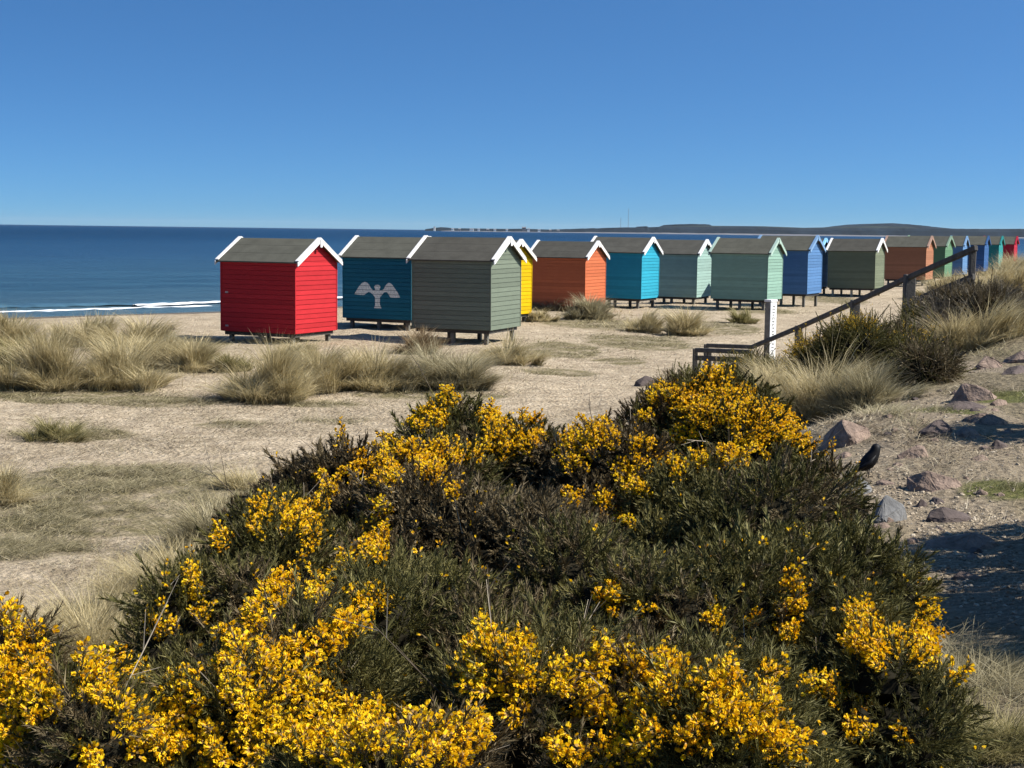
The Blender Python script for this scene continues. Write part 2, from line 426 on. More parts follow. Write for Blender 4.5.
c = attr_mix(c, 'grit', [(.3, (.12, .095, .065)), (.5, (.245, .197, .137)), (.72, (.42, .35, .26))], 4, .6, 1.1, .9)
c = attr_mix(c, 'turf', [(.3, (.05, .06, .018)), (.55, (.13, .13, .045)), (.75, (.24, .21, .10))], 4, .75, 1.15, .75)
aw = N(nt, "ShaderNodeAttribute", attribute_name='wet')
mw = N(nt, "ShaderNodeMix", data_type='RGBA'); nt.links.new(aw.outputs['Fac'], mw.inputs[0]); nt.links.new(c, mw.inputs[6]); mw.inputs[7].default_value = (.125, .107, .086, 1)
nt.links.new(mw.outputs[2], b.inputs['Base Color'])
b.inputs['Roughness'].default_value = .95; b.inputs['Specular IOR Level'].default_value = .1
bp = N(nt, "ShaderNodeBump"); bp.inputs['Strength'].default_value = .9; bp.inputs['Distance'].default_value = .09
hm = N(nt, "ShaderNodeMath", operation='MULTIPLY_ADD'); hm.inputs[1].default_value = .5
fb = noise(nt, 9, 7, .72)
nt.links.new(vor.outputs['Distance'], hm.inputs[0]); nt.links.new(fb.outputs[0], hm.inputs[2])
nt.links.new(hm.outputs[0], bp.inputs['Height']); nt.links.new(bp.outputs[0], b.inputs['Normal'])

g = mesh_obj("ground", gv, [gf], M_sand, smooth=True, attrs=dict(thatch=thatch, turf=turf, grit=grit, duney=duney, wet=wet))
tag(g, kind='structure')

# ------------------------------------------------------------------ sea
mt, nt, b = new_mat("sea_water"); M_sea = mt
geo = N(nt, "ShaderNodeNewGeometry")
sep = N(nt, "ShaderNodeSeparateXYZ"); nt.links.new(geo.outputs['Position'], sep.inputs[0])
dm = N(nt, "ShaderNodeVectorMath", operation='DOT_PRODUCT'); dm.inputs[1].default_value = (-.77, .64, 0); nt.links.new(geo.outputs['Position'], dm.inputs[0])
mr = N(nt, "ShaderNodeMapRange"); mr.inputs['From Min'].default_value = 66; mr.inputs['From Max'].default_value = 700
nt.links.new(dm.outputs['Value'], mr.inputs['Value'])
# shallow to deep water
sn = noise(nt, .02, 5, .6, 'Object', stretch=(1, 1, 1))
sw = N(nt, "ShaderNodeTexWave"); sw.wave_type = 'BANDS'; sw.bands_direction = 'X'; sw.inputs['Scale'].default_value = .035; sw.inputs['Distortion'].default_value = 5; sw.inputs['Detail'].default_value = 4
mp = N(nt, "ShaderNodeMapping"); mp.inputs['Rotation'].default_value = (0, 0, RAD(-50 + 90)); tcn = N(nt, "ShaderNodeTexCoord")
nt.links.new(tcn.outputs['Object'], mp.inputs['Vector']); nt.links.new(mp.outputs[0], sw.inputs['Vector'])
cr = ramp(nt, [(0.0, (.085, .165, .215)), (.05, (.036, .105, .165)), (.22, (.018, .070, .142)), (.6, (.007, .040, .092)), (1.0, (.005, .029, .068))])
nt.links.new(mr.outputs[0], cr.inputs[0])
bn = noise(nt, .13, 9, .76)
mpp = N(nt, "ShaderNodeMapping"); mpp.inputs['Rotation'].default_value = (0, 0, RAD(-48)); mpp.inputs['Scale'].default_value = (.16, 1.6, 1)
nt.links.new(bn.inputs['Vector'].links[0].from_socket, mpp.inputs['Vector']); nt.links.new(mpp.outputs[0], bn.inputs['Vector'])
vr = ramp(nt, [(.32, (.62, .68, .74)), (.5, (1, 1, 1)), (.68, (1.42, 1.34, 1.26))]); nt.links.new(bn.outputs[0], vr.inputs[0])
mx = N(nt, "ShaderNodeMix", data_type='RGBA', blend_type='MULTIPLY'); mx.inputs[0].default_value = 1
nt.links.new(cr.outputs[0], mx.inputs[6]); nt.links.new(vr.outputs[0], mx.inputs[7])
nt.links.new(mx.outputs[2], b.inputs['Base Color'])
b.inputs['Roughness'].default_value = .35; b.inputs['Specular IOR Level'].default_value = .12
n1 = noise(nt, .8, 9, .75, stretch=(.6, 1.4, 1))
ad = N(nt, "ShaderNodeMath", operation='MULTIPLY_ADD'); ad.inputs[1].default_value = .6; nt.links.new(sw.outputs['Fac'], ad.inputs[0]); nt.links.new(n1.outputs[0], ad.inputs[2])
bp = N(nt, "ShaderNodeBump"); bp.inputs['Strength'].default_value = 1.0; bp.inputs['Distance'].default_value = 1.2
nt.links.new(ad.outputs[0], bp.inputs['Height']); nt.links.new(bp.outputs[0], b.inputs['Normal'])
sx = np.concatenate([-np.geomspace(24000, 60, 40), axis([(-58, 200, 3)]), np.geomspace(202, 24000, 40)])
sy = np.concatenate([-np.geomspace(9000, 40, 12), axis([(20, 300, 2.5)]), np.geomspace(302, 26000, 50)])
SX, SY = np.meshgrid(sx, sy); dd = -shore_dist(SX, SY)
swell = .09 * np.sin(dd * .8 + 2 * vnoise(SX / 20, SY / 20, 5)) * np.exp(-np.maximum(dd, 0) / 70) * (dd > 0)
SZ = SEA_Z + swell
n_x, n_y = len(sx), len(sy); ii = (np.arange(n_y - 1)[:, None] * n_x + np.arange(n_x - 1)[None]).ravel()
sf = np.stack([ii, ii + 1, ii + n_x + 1, ii + n_x], 1)
tag(mesh_obj("sea", np.stack([SX.ravel(), SY.ravel(), SZ.ravel()], 1), [sf], M_sea, smooth=True), kind='structure')

# breaking waves: ridges of foam and a dark wave face along the shore
M_foam = simple_mat("foam", (.62, .65, .67), .8, .12, 2, .2, .5, 6)
M_wave = simple_mat("wave_face", (.045, .10, .14), .35, .25, 1.2, .3)
def shore_strip(name, d0, t0, t1, w, h, mat, seed, gap=0.0, wob=1.2, ripple=.35):
    ts = np.arange(t0, t1, .35); n = np.interp(ts, _t, _n)
    dd = d0 + wob * fbm(ts / 9, ts * 0 + seed, seed)
    V = []; K = 7
    det = .64 * .64 + .77 * .77
    for k in range(K):
        u = k / (K - 1); off = -dd + (u - .5) * w * (1 + .6 * fbm(ts / 1.1, ts * 0 + 5, seed + 2))
        nn = n + off
        x = (.64 * ts + .77 * nn) / det; y = (.77 * ts - .64 * nn) / det
        env = np.clip(1.5 * (1 + gap + 1.6 * fbm(ts / 6, ts * 0 + 1, seed + 7)), 0, 1)
        z = SEA_Z - .12 + (.17 + h * np.sin(math.pi * u) ** .8) * env * (1 + ripple * fbm(ts / .8, ts * 0 + k, seed + 3))
        V.append(np.stack([x, y, z], 1))
    V = np.array(V).transpose(1, 0, 2); n_t = len(ts)
    ii = (np.arange(n_t - 1)[:, None] * K + np.arange(K - 1)[None]).ravel()
    f = np.stack([ii, ii + K, ii + K + 1, ii + 1], 1)
    return tag(mesh_obj(name, V.reshape(-1, 3), [f], mat, smooth=True), kind='structure')
shore_strip("surf_foam", 4.6, -10, 56, .6, .03, M_foam, 1, .2)
shore_strip("surf_foam", 7.6, 52.5, 140, .6, .07, M_foam, 11, .25)
shore_strip("breaking_wave", 8.6, 5, 56, 1.6, .12, M_wave, 21, .5)

# ------------------------------------------------------------------ far shore
M_farwood = simple_mat("far_forest", (.016, .025, .036), .95, .35, .012, .05)
M_farfield = simple_mat("far_fields", (.030, .040, .042), .95, .3, .01, .05)
M_farbeach = simple_mat("far_beach", (.14, .14, .15), .95, .15, .02, .05)
def sil(px, top_px_above, Yd):
    return px, top_px_above, Yd
prof = [(424,.4,5200),(432,1.6,5200),(440,2.6,5200),(448,1.6,5200),(470,1.7,5200),(500,1.6,5200),(520,2.0,5200),(545,1.6,5200),(565,2.2,5200),(580,2.8,5200),(600,3.6,5200),
        (625,4.6,5200),(642,4.9,5200),(644,6.3,5200),(646,5.0,5200),(668,5.6,5200),(690,5.9,5200),(712,6.2,5200),(740,7.2,5200),(770,6.2,5200),(800,5.6,5200),(830,6.6,5200),
        (860,6.8,5200),(900,7.0,5200),(940,7.2,5200),(980,7.4,5200),(1024,8.0,5200),(1100,8.5,5200),(1250,9.5,5200)]
prof = np.array(prof)
pxs = np.arange(424, 1250, 1.2)
topp = np.interp(pxs, prof[:, 0], prof[:, 1]) + .35 * fbm(pxs / 3.5, pxs * 0, 4) * (pxs > 560)
def far_strip(name, pxs, top, Y, depth, z0, mat, base_front=None):
    x = (pxs - 512) / F_PX * Y
    z = CAM_H + top / F_PX * Y
    rows = [np.stack([x, np.full_like(x, Y - 40), np.full_like(x, z0)], 1), np.stack([x, np.full_like(x, Y - 20), z0 + (z - z0) * .7], 1),
            np.stack([x, np.full_like(x, Y), z], 1), np.stack([x, np.full_like(x, Y + depth), z * .98], 1), np.stack([x, np.full_like(x, Y + depth + 300), np.full_like(x, z0)], 1)]
    V = np.array(rows); n = len(x); ii = (np.arange(4)[:, None] * n + np.arange(n - 1)[None]).ravel()
    f = np.stack([ii, ii + 1, ii + n + 1, ii + n], 1)
    return tag(mesh_obj(name, V.reshape(-1, 3), [f], mat), kind='structure')
far_strip("far_woods", pxs, topp, 5200, 400, -3, M_farwood)
p2 = np.arange(655, 720, 1.0)
far_strip("far_hill", p2, np.interp(p2, [655, 668, 673, 690, 706, 712, 720], [5, 6.2, 8.2, 8.8, 8.6, 6, 4]) + .2 * fbm(p2 / 3, p2 * 0, 2), 6200, 500, -3, M_farwood)
p3 = np.arange(820, 980, 1.2)
far_strip("far_hill", p3, np.interp(p3, [820, 845, 862, 875, 888, 905, 925, 940, 960, 980], [4, 7, 9.6, 11.2, 12.0, 11.2, 9.4, 8, 6.5, 4]) + .2 * fbm(p3 / 4, p3 * 0, 6), 7200, 700, -3, M_farwood)
p4 = np.arange(640, 940, 1.2)
far_strip("far_fields", p4, np.interp(p4, [640, 665, 700, 760, 800, 840, 870, 905, 940], [3, 5.9, 7.2, 7.4, 6.4, 7.6, 9.0, 8.6, 4]), 5900, 300, -3, M_farfield)
p5 = np.arange(440, 1250, 1.5)
far_strip("far_beach", p5, np.interp(p5, [440, 560, 600, 700, 900, 1250], [-1.0, -.9, -.5, -.3, -.3, -.3]) + .35 * fbm(p5 / 7, p5 * 0, 8), 4700, 150, -3, M_farbeach)

M_farwhite = simple_mat("far_white_walls", (.75, .74, .70), .9, .08, 1)
M_fargrey = simple_mat("far_grey_walls", (.16, .16, .17), .9, .1, 1)
def far_house(px, w, h, mat, label, group=None, Y=5080):
    t = empty("distant_building", ((px - 512) / F_PX * Y, Y, 2))
    mb = MB(); mb.box((-w / 2, -6, -4), (w / 2, 6, h)); mb.build("wall", mat, t)
    r = MB(); r.poly([(-w / 2 - .4, -6.5, h), (w / 2 + .4, -6.5, h), (w / 2 + .4, 0, h + 3), (-w / 2 - .4, 0, h + 3)]); r.poly([(-w / 2 - .4, 6.5, h), (-w / 2 - .4, 0, h + 3), (w / 2 + .4, 0, h + 3), (w / 2 + .4, 6.5, h)])
    r.poly([(-w / 2, -6, h), (-w / 2, 0, h + 3), (-w / 2, 6, h)]); r.poly([(w / 2, -6, h), (w / 2, 6, h), (w / 2, 0, h + 3)])
    r.build("roof", M_fargrey, t)
    tag(t, label, "building", group)
for px, w in ((451, 9), (458, 8), (477, 8), (486, 10), (493, 8), (505, 8), (537, 9), (548, 8), (556, 9)):
    far_house(px, w, 4, M_farwhite if px % 2 else M_fargrey, "tiny low house in the distant town across the bay", "houses of the distant town")
far_house(470, 14, 3.6, M_farwhite, "widest white building on the left part of the distant shore")
far_house(433, 6, 9, M_farwhite, "white building on the far left tip of the distant headland")
far_house(526.5, 9, 7, M_farwhite, "bright white building just right of the tall dark block on the distant shore")
far_house(522, 14, 12, M_fargrey, "tall dark block standing above the distant town")
def mast(px, hpx, label):
    Y = 5600; H = hpx / F_PX * Y
    t = empty("radio_mast", ((px - 512) / F_PX * Y, Y, 8)); mb = MB()
    for a in (0, 2.09, 4.19):
        mb.tube([(1.1 * math.cos(a), 1.1 * math.sin(a), 0), (1.1 * math.cos(a), 1.1 * math.sin(a), H)], [.22, .22], 4)
    for k in range(int(H / 3)):
        z = k * 3
        for a, c2 in ((0, 2.09), (2.09, 4.19), (4.19, 6.28)):
            mb.beam((1.1 * math.cos(a), 1.1 * math.sin(a), z), (1.1 * math.cos(c2), 1.1 * math.sin(c2), z + 3), .18, .18)
    mb.build("lattice", M_fargrey, t); tag(t, label, "mast")
mast(625.5, 22, "tall thin radio mast on the far shore")
mast(618, 13, "shorter thin radio mast left of the tall one on the far shore")

# ------------------------------------------------------------------ beach huts
HL, HW, HH, HR = 2.54, 2.12, 2.0, .60          # side length, gable width, eave height, ridge rise
BO = .135                                       # board height
# local frame: near corner at origin, gable wall along +x, side wall along +y, z up from the floor
def lap_rows(top):
    zs = list(np.arange(0, top - .02, BO)) + [top]
    return list(zip(zs[:-1], zs[1:]))
def slope_x(z):                                 # inset of the gable at height z
    return 0 if z <= HH else (z - HH) / HR * HW / 2
def make_walls(M):
    e = .008
    mb = MB()
    def lap(p0, p1, q0, q1, n):                 # a board from bottom edge p0-p1 to top edge q0-q1, tilted out at its foot
        n = Vector(n); P0, P1, Q0, Q1 = map(Vector, (p0, p1, q0, q1))
        a0, a1 = P0 + n * e, P1 + n * e
        i = len(mb.v); mb.v += [tuple(x) for x in (a0, a1, Q1 + n * .001, Q0 + n * .001, P0 - n * .004, P1 - n * .004)]
        mb.f += [[i, i + 1, i + 2, i + 3], [i + 4, i + 5, i + 1, i]]; mb.m += [0, 0]
    GAP = .013                                      # open joint under each board
    for z0, z1 in lap_rows(HH):
        z0 = z0 + GAP
        lap((0, HL, z0), (0, 0, z0), (0, HL, z1), (0, 0, z1), (-1, 0, 0))
        lap((HW, 0, z0), (HW, HL, z0), (HW, 0, z1), (HW, HL, z1), (1, 0, 0))
    for z0, z1 in lap_rows(HH + HR - .05):
        z0 = z0 + GAP
        pts = [z0, z1] if not (z0 < HH < z1) else [z0, HH, z1]
        for a, c2 in zip(pts[:-1], pts[1:]):
            sa, sc = slope_x(a), slope_x(c2)
            lap((sa, 0, a), (HW - sa, 0, a), (sc, 0, c2), (HW - sc, 0, c2), (0, -1, 0))
            lap((HW - sa, HL, a), (sa, HL, a), (HW - sc, HL, c2), (sc, HL, c2), (0, 1, 0))
    q_ = .014
    mb.box((q_, q_, .0), (HW - q_, HL - q_, HH - .02))         # sheathing behind the joints
    for y in (q_ + .001, HL - q_ - .001):
        mb.poly([(q_, y, HH - .03), (HW - q_, y, HH - .03), (HW - .06, y, HH + .03), (HW / 2, y, HH + HR - .06), (.06, y, HH + .03)])
    for x, y in ((0, 0), (HW, 0), (0, HL), (HW, HL)):          # corner battens
        mb.box((x - .018, y - .018, .01), (x + .018, y + .018, HH - .02))
    return mb

M_panel_old = simple_mat('faded_plate', (.35, .27, .26), .7, .3, 20)
def make_hut(name, label, loc, th, wall, trim, roof, legmat, floor_h, leg_spots=None, emblem=None):
    t = empty("beach_hut", loc, th)
    tag(t, label, "beach hut", "wooden beach huts along the shore")
    w = make_walls(M_white).build("wall", wall, t)
    # floor frame
    f = MB(); f.box((.07, .07, -.10), (HW - .07, HL - .07, -.004)); f.build("floor_frame", M_beam, t)
    # roof: two slopes of felt over boards
    og, oe, th_ = .13, .07, .035
    rf = MB()
    sl = HR / (HW / 2)
    ze = HH - oe * sl + .02; zr = HH + HR + .03
    for s in (0, 1):
        X = (lambda v: v) if s == 0 else (lambda v: HW - v)
        q = [(X(-oe), -og, ze), (X(HW / 2), -og, zr), (X(HW / 2), HL + og, zr), (X(-oe), HL + og, ze)]
        up = [(a, b2, c2 + th_) for a, b2, c2 in q]
        rf.hexa(q + up if s == 0 else (q[::-1] + up[::-1]))
        # laps of the felt strips
        for u in (.36, .70):
            z = ze + (zr - ze) * u + th_; xx = -oe + (HW / 2 + oe) * u
            rf.hexa([(X(xx), -og + .01, z - .004), (X(xx + .015), -og + .01, z + .001), (X(xx + .015), HL + og - .01, z + .001), (X(xx), HL + og - .01, z - .004),
                     (X(xx), -og + .01, z + .003), (X(xx + .015), -og + .01, z + .011), (X(xx + .015), HL + og - .01, z + .011), (X(xx), HL + og - .01, z + .003)])
    rf.build("roof", roof, t)
    # white barge boards and capping strips at both gable ends
    for y, sgn in ((-og, -1), (HL + og, 1)):
        for s in (0, 1):
            X = (lambda v: v) if s == 0 else (lambda v: HW - v)
            mb = MB()
            x0, x1 = -oe - .02, HW / 2
            z0, z1 = ze + th_ - .02 * sl, zr + th_
            d = .105
            y0, y1 = sorted((y + sgn * .002, y + sgn * .032))
            mb.hexa([(X(x0), y0, z0 - d), (X(x1), y0, z1 - d), (X(x1), y1, z1 - d), (X(x0), y1, z0 - d), (X(x0), y0, z0), (X(x1), y0, z1), (X(x1), y1, z1), (X(x0), y1, z0)])
            yc0, yc1 = sorted((y - sgn * .085, y + sgn * .036))
            mb.hexa([(X(x0 + .03), yc0, z0 + .034), (X(x1), yc0, z1 + .016), (X(x1), yc1, z1 + .016), (X(x0 + .03), yc1, z0 + .034),
                     (X(x0 + .03), yc0, z0 + .056), (X(x1), yc0, z1 + .044), (X(x1), yc1, z1 + .044), (X(x0 + .03), yc1, z0 + .056)])
            mb.build("bargeboard", trim, t)
        mb = MB(); yf0, yf1 = sorted((y + sgn * .036, y + sgn * .056))
        mb.poly([(HW / 2 - .05, yf0, zr - .2), (HW / 2 + .05, yf0, zr - .2), (HW / 2 + .05, yf0, zr + .02), (HW / 2 - .05, yf0, zr + .02)])
        mb.box((HW / 2 - .05, yf0, zr - .2), (HW / 2 + .05, yf1, zr + .02)); mb.v = mb.v[4:]; mb.f = [[k - 4 for k in ff] for ff in mb.f[1:]]; mb.m = mb.m[1:]
        mb.build("finial_block", trim, t)
    # plain boarded door on the seaward gable
    d = MB(); d.box((HW / 2 - .55, HL + .018, .05), (HW / 2 + .55, HL + .05, 1.75)); dr = d.build("door", trim, t)
    # stilts
    for x in (.16, HW - .16):
        for y in (.2, HL / 2, HL - .25):
            l = MB(); l.box((x - .055, y - .055, -floor_h - .25), (x + .055, y + .055, -.102)); l.build("leg", legmat, t)
    if emblem: emblem(t)
    if wall is P_red:
        for yy, zz in ((HL - .2, .16), (HL - .2, 1.12)):
            d = MB(); d.box((-.012, yy - .05, zz - .025), (-.006, yy + .05, zz + .025)); d.build("name_plate", M_panel_old, t)
    return t

def osprey(t):                                  # painted pale bird with spread wings on the side boards
    P = [(200,690),(222,650),(250,605),(280,573),(305,562),(330,568),(352,590),(368,622),(392,645),(412,648),(412,632),(402,610),(412,592),(435,586),(458,592),(468,610),(458,632),(458,648),
         (480,645),(502,628),(520,590),(545,565),(565,566),(590,588),(620,630),(645,670),(665,712),(620,716),(568,714),(548,680),(530,660),(505,664),(482,690),(462,716),(460,790),(476,830),(402,830),(412,790),(410,716),(392,692),(368,672),(345,663),(322,680),(302,697),(250,698)]
    pts = [(HL - (x - 82) * 1.05 / 286, (943 - y) / 317) for x, y in P]
    me = bpy.data.meshes.new("painted_bird_emblem")
    import bmesh
    bm = bmesh.new()
    f = bm.faces.new([bm.verts.new((-.0085, a, c2)) for a, c2 in pts])
    ex = bmesh.ops.extrude_face_region(bm, geom=[f])
    bmesh.ops.translate(bm, vec=(.003, 0, 0), verts=[v for v in ex['geom'] if isinstance(v, bmesh.types.BMVert)])
    for z in np.arange(BO, HH, BO):              # the paint breaks at every board joint
        gm = bm.verts[:] + bm.edges[:] + bm.faces[:]
        bmesh.ops.bisect_plane(bm, geom=gm, plane_co=(0, 0, z - .006), plane_no=(0, 0, 1))
        gm = bm.verts[:] + bm.edges[:] + bm.faces[:]
        bmesh.ops.bisect_plane(bm, geom=gm, plane_co=(0, 0, z + .008), plane_no=(0, 0, 1))
        kill = [ff for ff in bm.faces if z - .006 < ff.calc_center_median().z < z + .008]
        bmesh.ops.delete(bm, geom=kill, context='FACES')
    bmesh.ops.triangulate(bm, faces=bm.faces[:])
    bm.to_mesh(me); bm.free()
    me.materials.append(simple_mat("emblem_paint", (.66, .68, .62), .7, .3, 22))
    o = bpy.data.objects.new("painted_bird_emblem", me); C.objects.link(o); o.parent = t
    o['label'] = "pale painted bird emblem with spread wings"

def paint(nm, r, g_, b_, k=.55):
    return paint_mat(nm, tuple(min(.85, c * k) for c in srgb(r, g_, b_)))
P_red = paint("paint_red", 222, 56, 63); P_teal = paint("paint_teal", 45, 130, 155); P_grey = paint("paint_sage_grey", 138, 149, 131)
P_yel = paint("paint_yellow", 252, 205, 8); P_or = paint("paint_orange", 232, 128, 86); P_turq = paint("paint_turquoise", 62, 190, 222)
P_mint = paint("paint_mint", 182, 216, 205); P_mint2 = paint("paint_green_mint", 164, 203, 184); P_blue = paint("paint_blue", 104, 150, 204)
P_mblue = paint("paint_mid_blue", 140, 195, 250, 1.0); P_olive = paint("paint_olive_grey", 140, 148, 122); P_tan = paint("paint_tan", 200, 138, 104)
P_green = paint("paint_soft_green", 118, 162, 126); P_blue2 = paint("paint_sky_blue", 114, 158, 206); P_blue3 = paint("paint_cobalt", 74, 118, 176)
P_teal2 = paint("paint_sea_green", 62, 168, 166); P_red2 = paint("paint_crimson", 212, 52, 76)
T_mint = paint("trim_mint", 205, 232, 218); T_blue = paint("trim_blue", 150, 190, 232); T_tan = paint("trim_tan", 206, 170, 150); T_green = paint("trim_green", 160, 190, 165)
HUTS = [
 ("red", (-6.09, 40.53, .33), 64.2, P_red, M_white, M_roof, M_leg, "bright red hut with white bargeboards, nearest and leftmost of the row", None),
 ("teal", (-3.29, 46.83, .37), 65.5, P_teal, M_white, M_roof, M_leg, "dark teal hut with a pale bird painted on its side wall", osprey),
 ("grey", (-.64, 41.68, .42), 66.0, P_grey, M_white, M_roof_grey, M_leg, "sage grey hut with white bargeboards between the teal and yellow huts", None),
 ("yellow", (-.34, 51.08, .31), 61.9, P_yel, M_white, M_roof, M_leg, "yellow hut mostly hidden behind the sage grey hut", None),
 ("orange", (2.94, 59.48, .22), 63.4, P_or, M_white, M_roof_grey, M_leg, "orange hut with white bargeboards and long grass at its foot", None),
 ("turq", (5.55, 63.06, .40), 63.7, P_turq, M_white, M_roof_brown, M_leg, "bright turquoise hut with white bargeboards beside the orange hut", None),
 ("mint1", (8.52, 67.48, .30), 64.2, P_mint, M_white, M_roof_brown, M_leg, "pale mint hut with white bargeboards beside the turquoise hut", None),
 ("mint2", (10.97, 62.75, .43), 62.5, P_mint2, T_mint, M_roof, M_leg, "pale green hut with mint bargeboards behind the white marker post", None),
 ("blue", (13.46, 66.53, .56), 60.7, P_blue, T_blue, M_roof, M_leg, "cornflower blue hut with blue bargeboards right of the pale green hut", None),
 ("strip", (16.55, 79.0, .40), 62, P_mblue, P_mblue, M_roof, M_leg, "mid blue hut showing as a thin strip behind the cornflower blue hut", None),
 ("brown", (19.38, 77.94, .44), 62.7, P_olive, M_white, M_roof_grey, M_leg_pale, "dark olive grey hut with white bargeboards on pale legs", None),
 ("tan", (25.32, 89.37, .60), 62.3, P_tan, T_tan, M_roof, M_leg, "tan brown hut just left of the soft green hut", None),
 ("green", (28.06, 94.75, .62), 60.5, P_green, T_green, M_roof, M_leg, "soft green hut behind the wooden handrail, right of the tan hut", None),
 ("blue2", (31.3, 101.45, .61), 63.9, P_blue2, T_blue, M_roof, M_leg, "light blue hut partly hidden by the upper end of the handrail", None),
 ("blue3", (35.6, 110.2, .66), 63.3, P_blue3, P_blue3, M_roof, M_leg, "deep blue hut just right of the top rail post", None),
 ("teal2", (39.1, 117.4, .66), 62.9, P_teal2, P_teal2, M_roof, M_leg, "sea green hut near the far end of the row", None),
 ("red2", (43.2, 125.8, .66), 63.6, P_red2, P_red2, M_roof, M_leg, "crimson hut at the far right end of the row", None)]
for nm, loc, th, wl, tr, rf_, lg, lab, em in HUTS:
    fl = loc[2] - float(ground_z(loc[0], loc[1])[0])
    hut = make_hut(nm, lab, loc, RAD(th), wl, tr, rf_, lg, max(.35, fl), emblem=em)
    hut.rotation_euler = (RAD(rng.normal(0, .35)), RAD(rng.normal(0, .35)), RAD(th))

# ------------------------------------------------------------------ handrail beside the dune steps, marker post
def hr(px, py, Y): return Vector(at_depth(px, py, Y))
def handrail(name, label, pts, posts, lower=None, w=.07, h=.085):
    base = pts[0]
    t = empty(name, (base.x, base.y, float(ground_z(base.x, base.y)[0])))
    off = Vector(t.location)
    mb = MB()
    for a, c2 in zip(pts[:-1], pts[1:]):
        d_ = (c2 - a).normalized() * .03
        mb.beam(a - off, c2 + d_ - off, w, h)
    mb.build("top_rail", M_rail, t, bevel=.012)
    if lower:
        l = MB()
        for a, c2 in zip(lower[:-1], lower[1:]): l.beam(a - off, c2 - off, .05, .10)
        l.build("lower_rail", M_rail, t, bevel=.01)
    for p, pw in posts:
        gz = float(ground_z(p.x, p.y)[0]); q = MB()
        q.box((p.x - pw / 2 - off.x, p.y + .052 - off.y, gz - .3 - off.z), (p.x + pw / 2 - off.x, p.y + .052 + pw - off.y, p.z + .02 - off.z))
        q.build("post", M_rail, t, bevel=.012)
    tag(t, label, "handrail")
    return t
far_line = [hr(707, 345.5, 31), hr(752, 347, 29.6), hr(800, 327, 27.6), hr(857, 301.5, 25.2), hr(912, 276, 23.4), hr(975, 248.5, 21.6)]
lowl = [p - Vector((0, 0, .42)) for p in far_line[4:]]
handrail("wooden_handrail", "long dark timber handrail climbing the dune steps to the right", far_line,
         [(far_line[0], .10), (hr(768, 341, 29), .10), (far_line[2], .13), (hr(857, 301.5, 25.2), .15), (far_line[4], .17), (far_line[5], .09)], lowl)
near_line = [hr(696, 350, 29.4), hr(750, 352, 28.2)]
handrail("wooden_handrail", "short level timber handrail at the foot of the dune steps", near_line,
         [(near_line[0], .10), (hr(710, 351, 29.1), .09), (hr(750, 352, 28.2), .09)], [p - Vector((0, 0, .16)) for p in near_line[:2]], .09, .09)

pp = at_depth(770.5, 318, 32.5); gz = float(ground_z(pp[0], pp[1])[0])
t = empty("marker_post", (pp[0], pp[1], gz), RAD(50))
top = at_depth(770.5, 299.5, 32.5)[2] - gz
q = MB(); q.box((-.13, -.06, -.3), (.13, .075, top - .05)); q.build("post", M_post_shade, t, bevel=.006)  # dark grey body: the left side's shade is put into its colour
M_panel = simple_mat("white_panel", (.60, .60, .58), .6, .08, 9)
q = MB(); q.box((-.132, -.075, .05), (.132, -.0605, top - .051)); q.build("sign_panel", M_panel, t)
q = MB(); q.box((-.145, -.09, top - .05), (.145, .09, top)); q.build("cap", M_white, t, bevel=.006)
M_letter = simple_mat("grey_lettering", (.10, .10, .11), .7, .1, 20)
q = MB(); zz = top - .14
r2 = np.random.default_rng(3)
while zz > .12:                                   # a column of worn, unreadable grey characters down the lit face
    hgt = .04 + .02 * r2.random()
    for k in range(3):
        a = -.05 + .034 * k + .008 * r2.random()
        if r2.random() < .72: q.box((a, -.0775, zz - hgt * (.4 + .6 * r2.random())), (a + .020, -.0752, zz))
    q.box((-.05, -.0778, zz - .014), (.03 + .02 * r2.random(), -.0753, zz)); zz -= hgt + .022
q.build("lettering", M_letter, t)
tag(t, "upright marker post with a white panel of worn grey lettering, behind the handrail", "marker post")

# ------------------------------------------------------------------ scatter helpers
def rot_from_dir(D, spin):
    D = D / np.linalg.norm(D, axis=1, keepdims=True)
    ref = np.where(np.abs(D[:, 2:3]) < .92, np.array([[0, 0, 1.0]]), np.array([[1.0, 0, 0]]))
    A = np.cross(ref, D); A /= np.linalg.norm(A, axis=1, keepdims=True); B = np.cross(D, A)
    c2, s = np.cos(spin)[:, None], np.sin(spin)[:, None]
    A2 = A * c2 + B * s; B2 = -A * s + B * c2
    return np.stack([A2, B2, D], 2)               # columns

def scatter(TV, TF, P, Rm, sc):
    n, k = len(P), len(TV)
    V = np.einsum('nij,kj->nki', Rm, TV) * sc[:, None, None] + P[:, None, :]
    F = [(f[None] + (np.arange(n) * k)[:, None, None]).reshape(-1, f.shape[1]) for f in TF]
    return V.reshape(-1, 3), F

def merge(parts):
    V = []; F3 = []; F4 = []; o = 0
    for v, fs in parts:
        for f in fs: (F3 if f.shape[1] == 3 else F4).append(f + o)
        V.append(v); o += len(v)
    out = []
    if F3: out.append(np.concatenate(F3))
    if F4: out.append(np.concatenate(F4))
    return np.concatenate(V), out, (sum(len(f) for f in F3), sum(len(f) for f in F4))

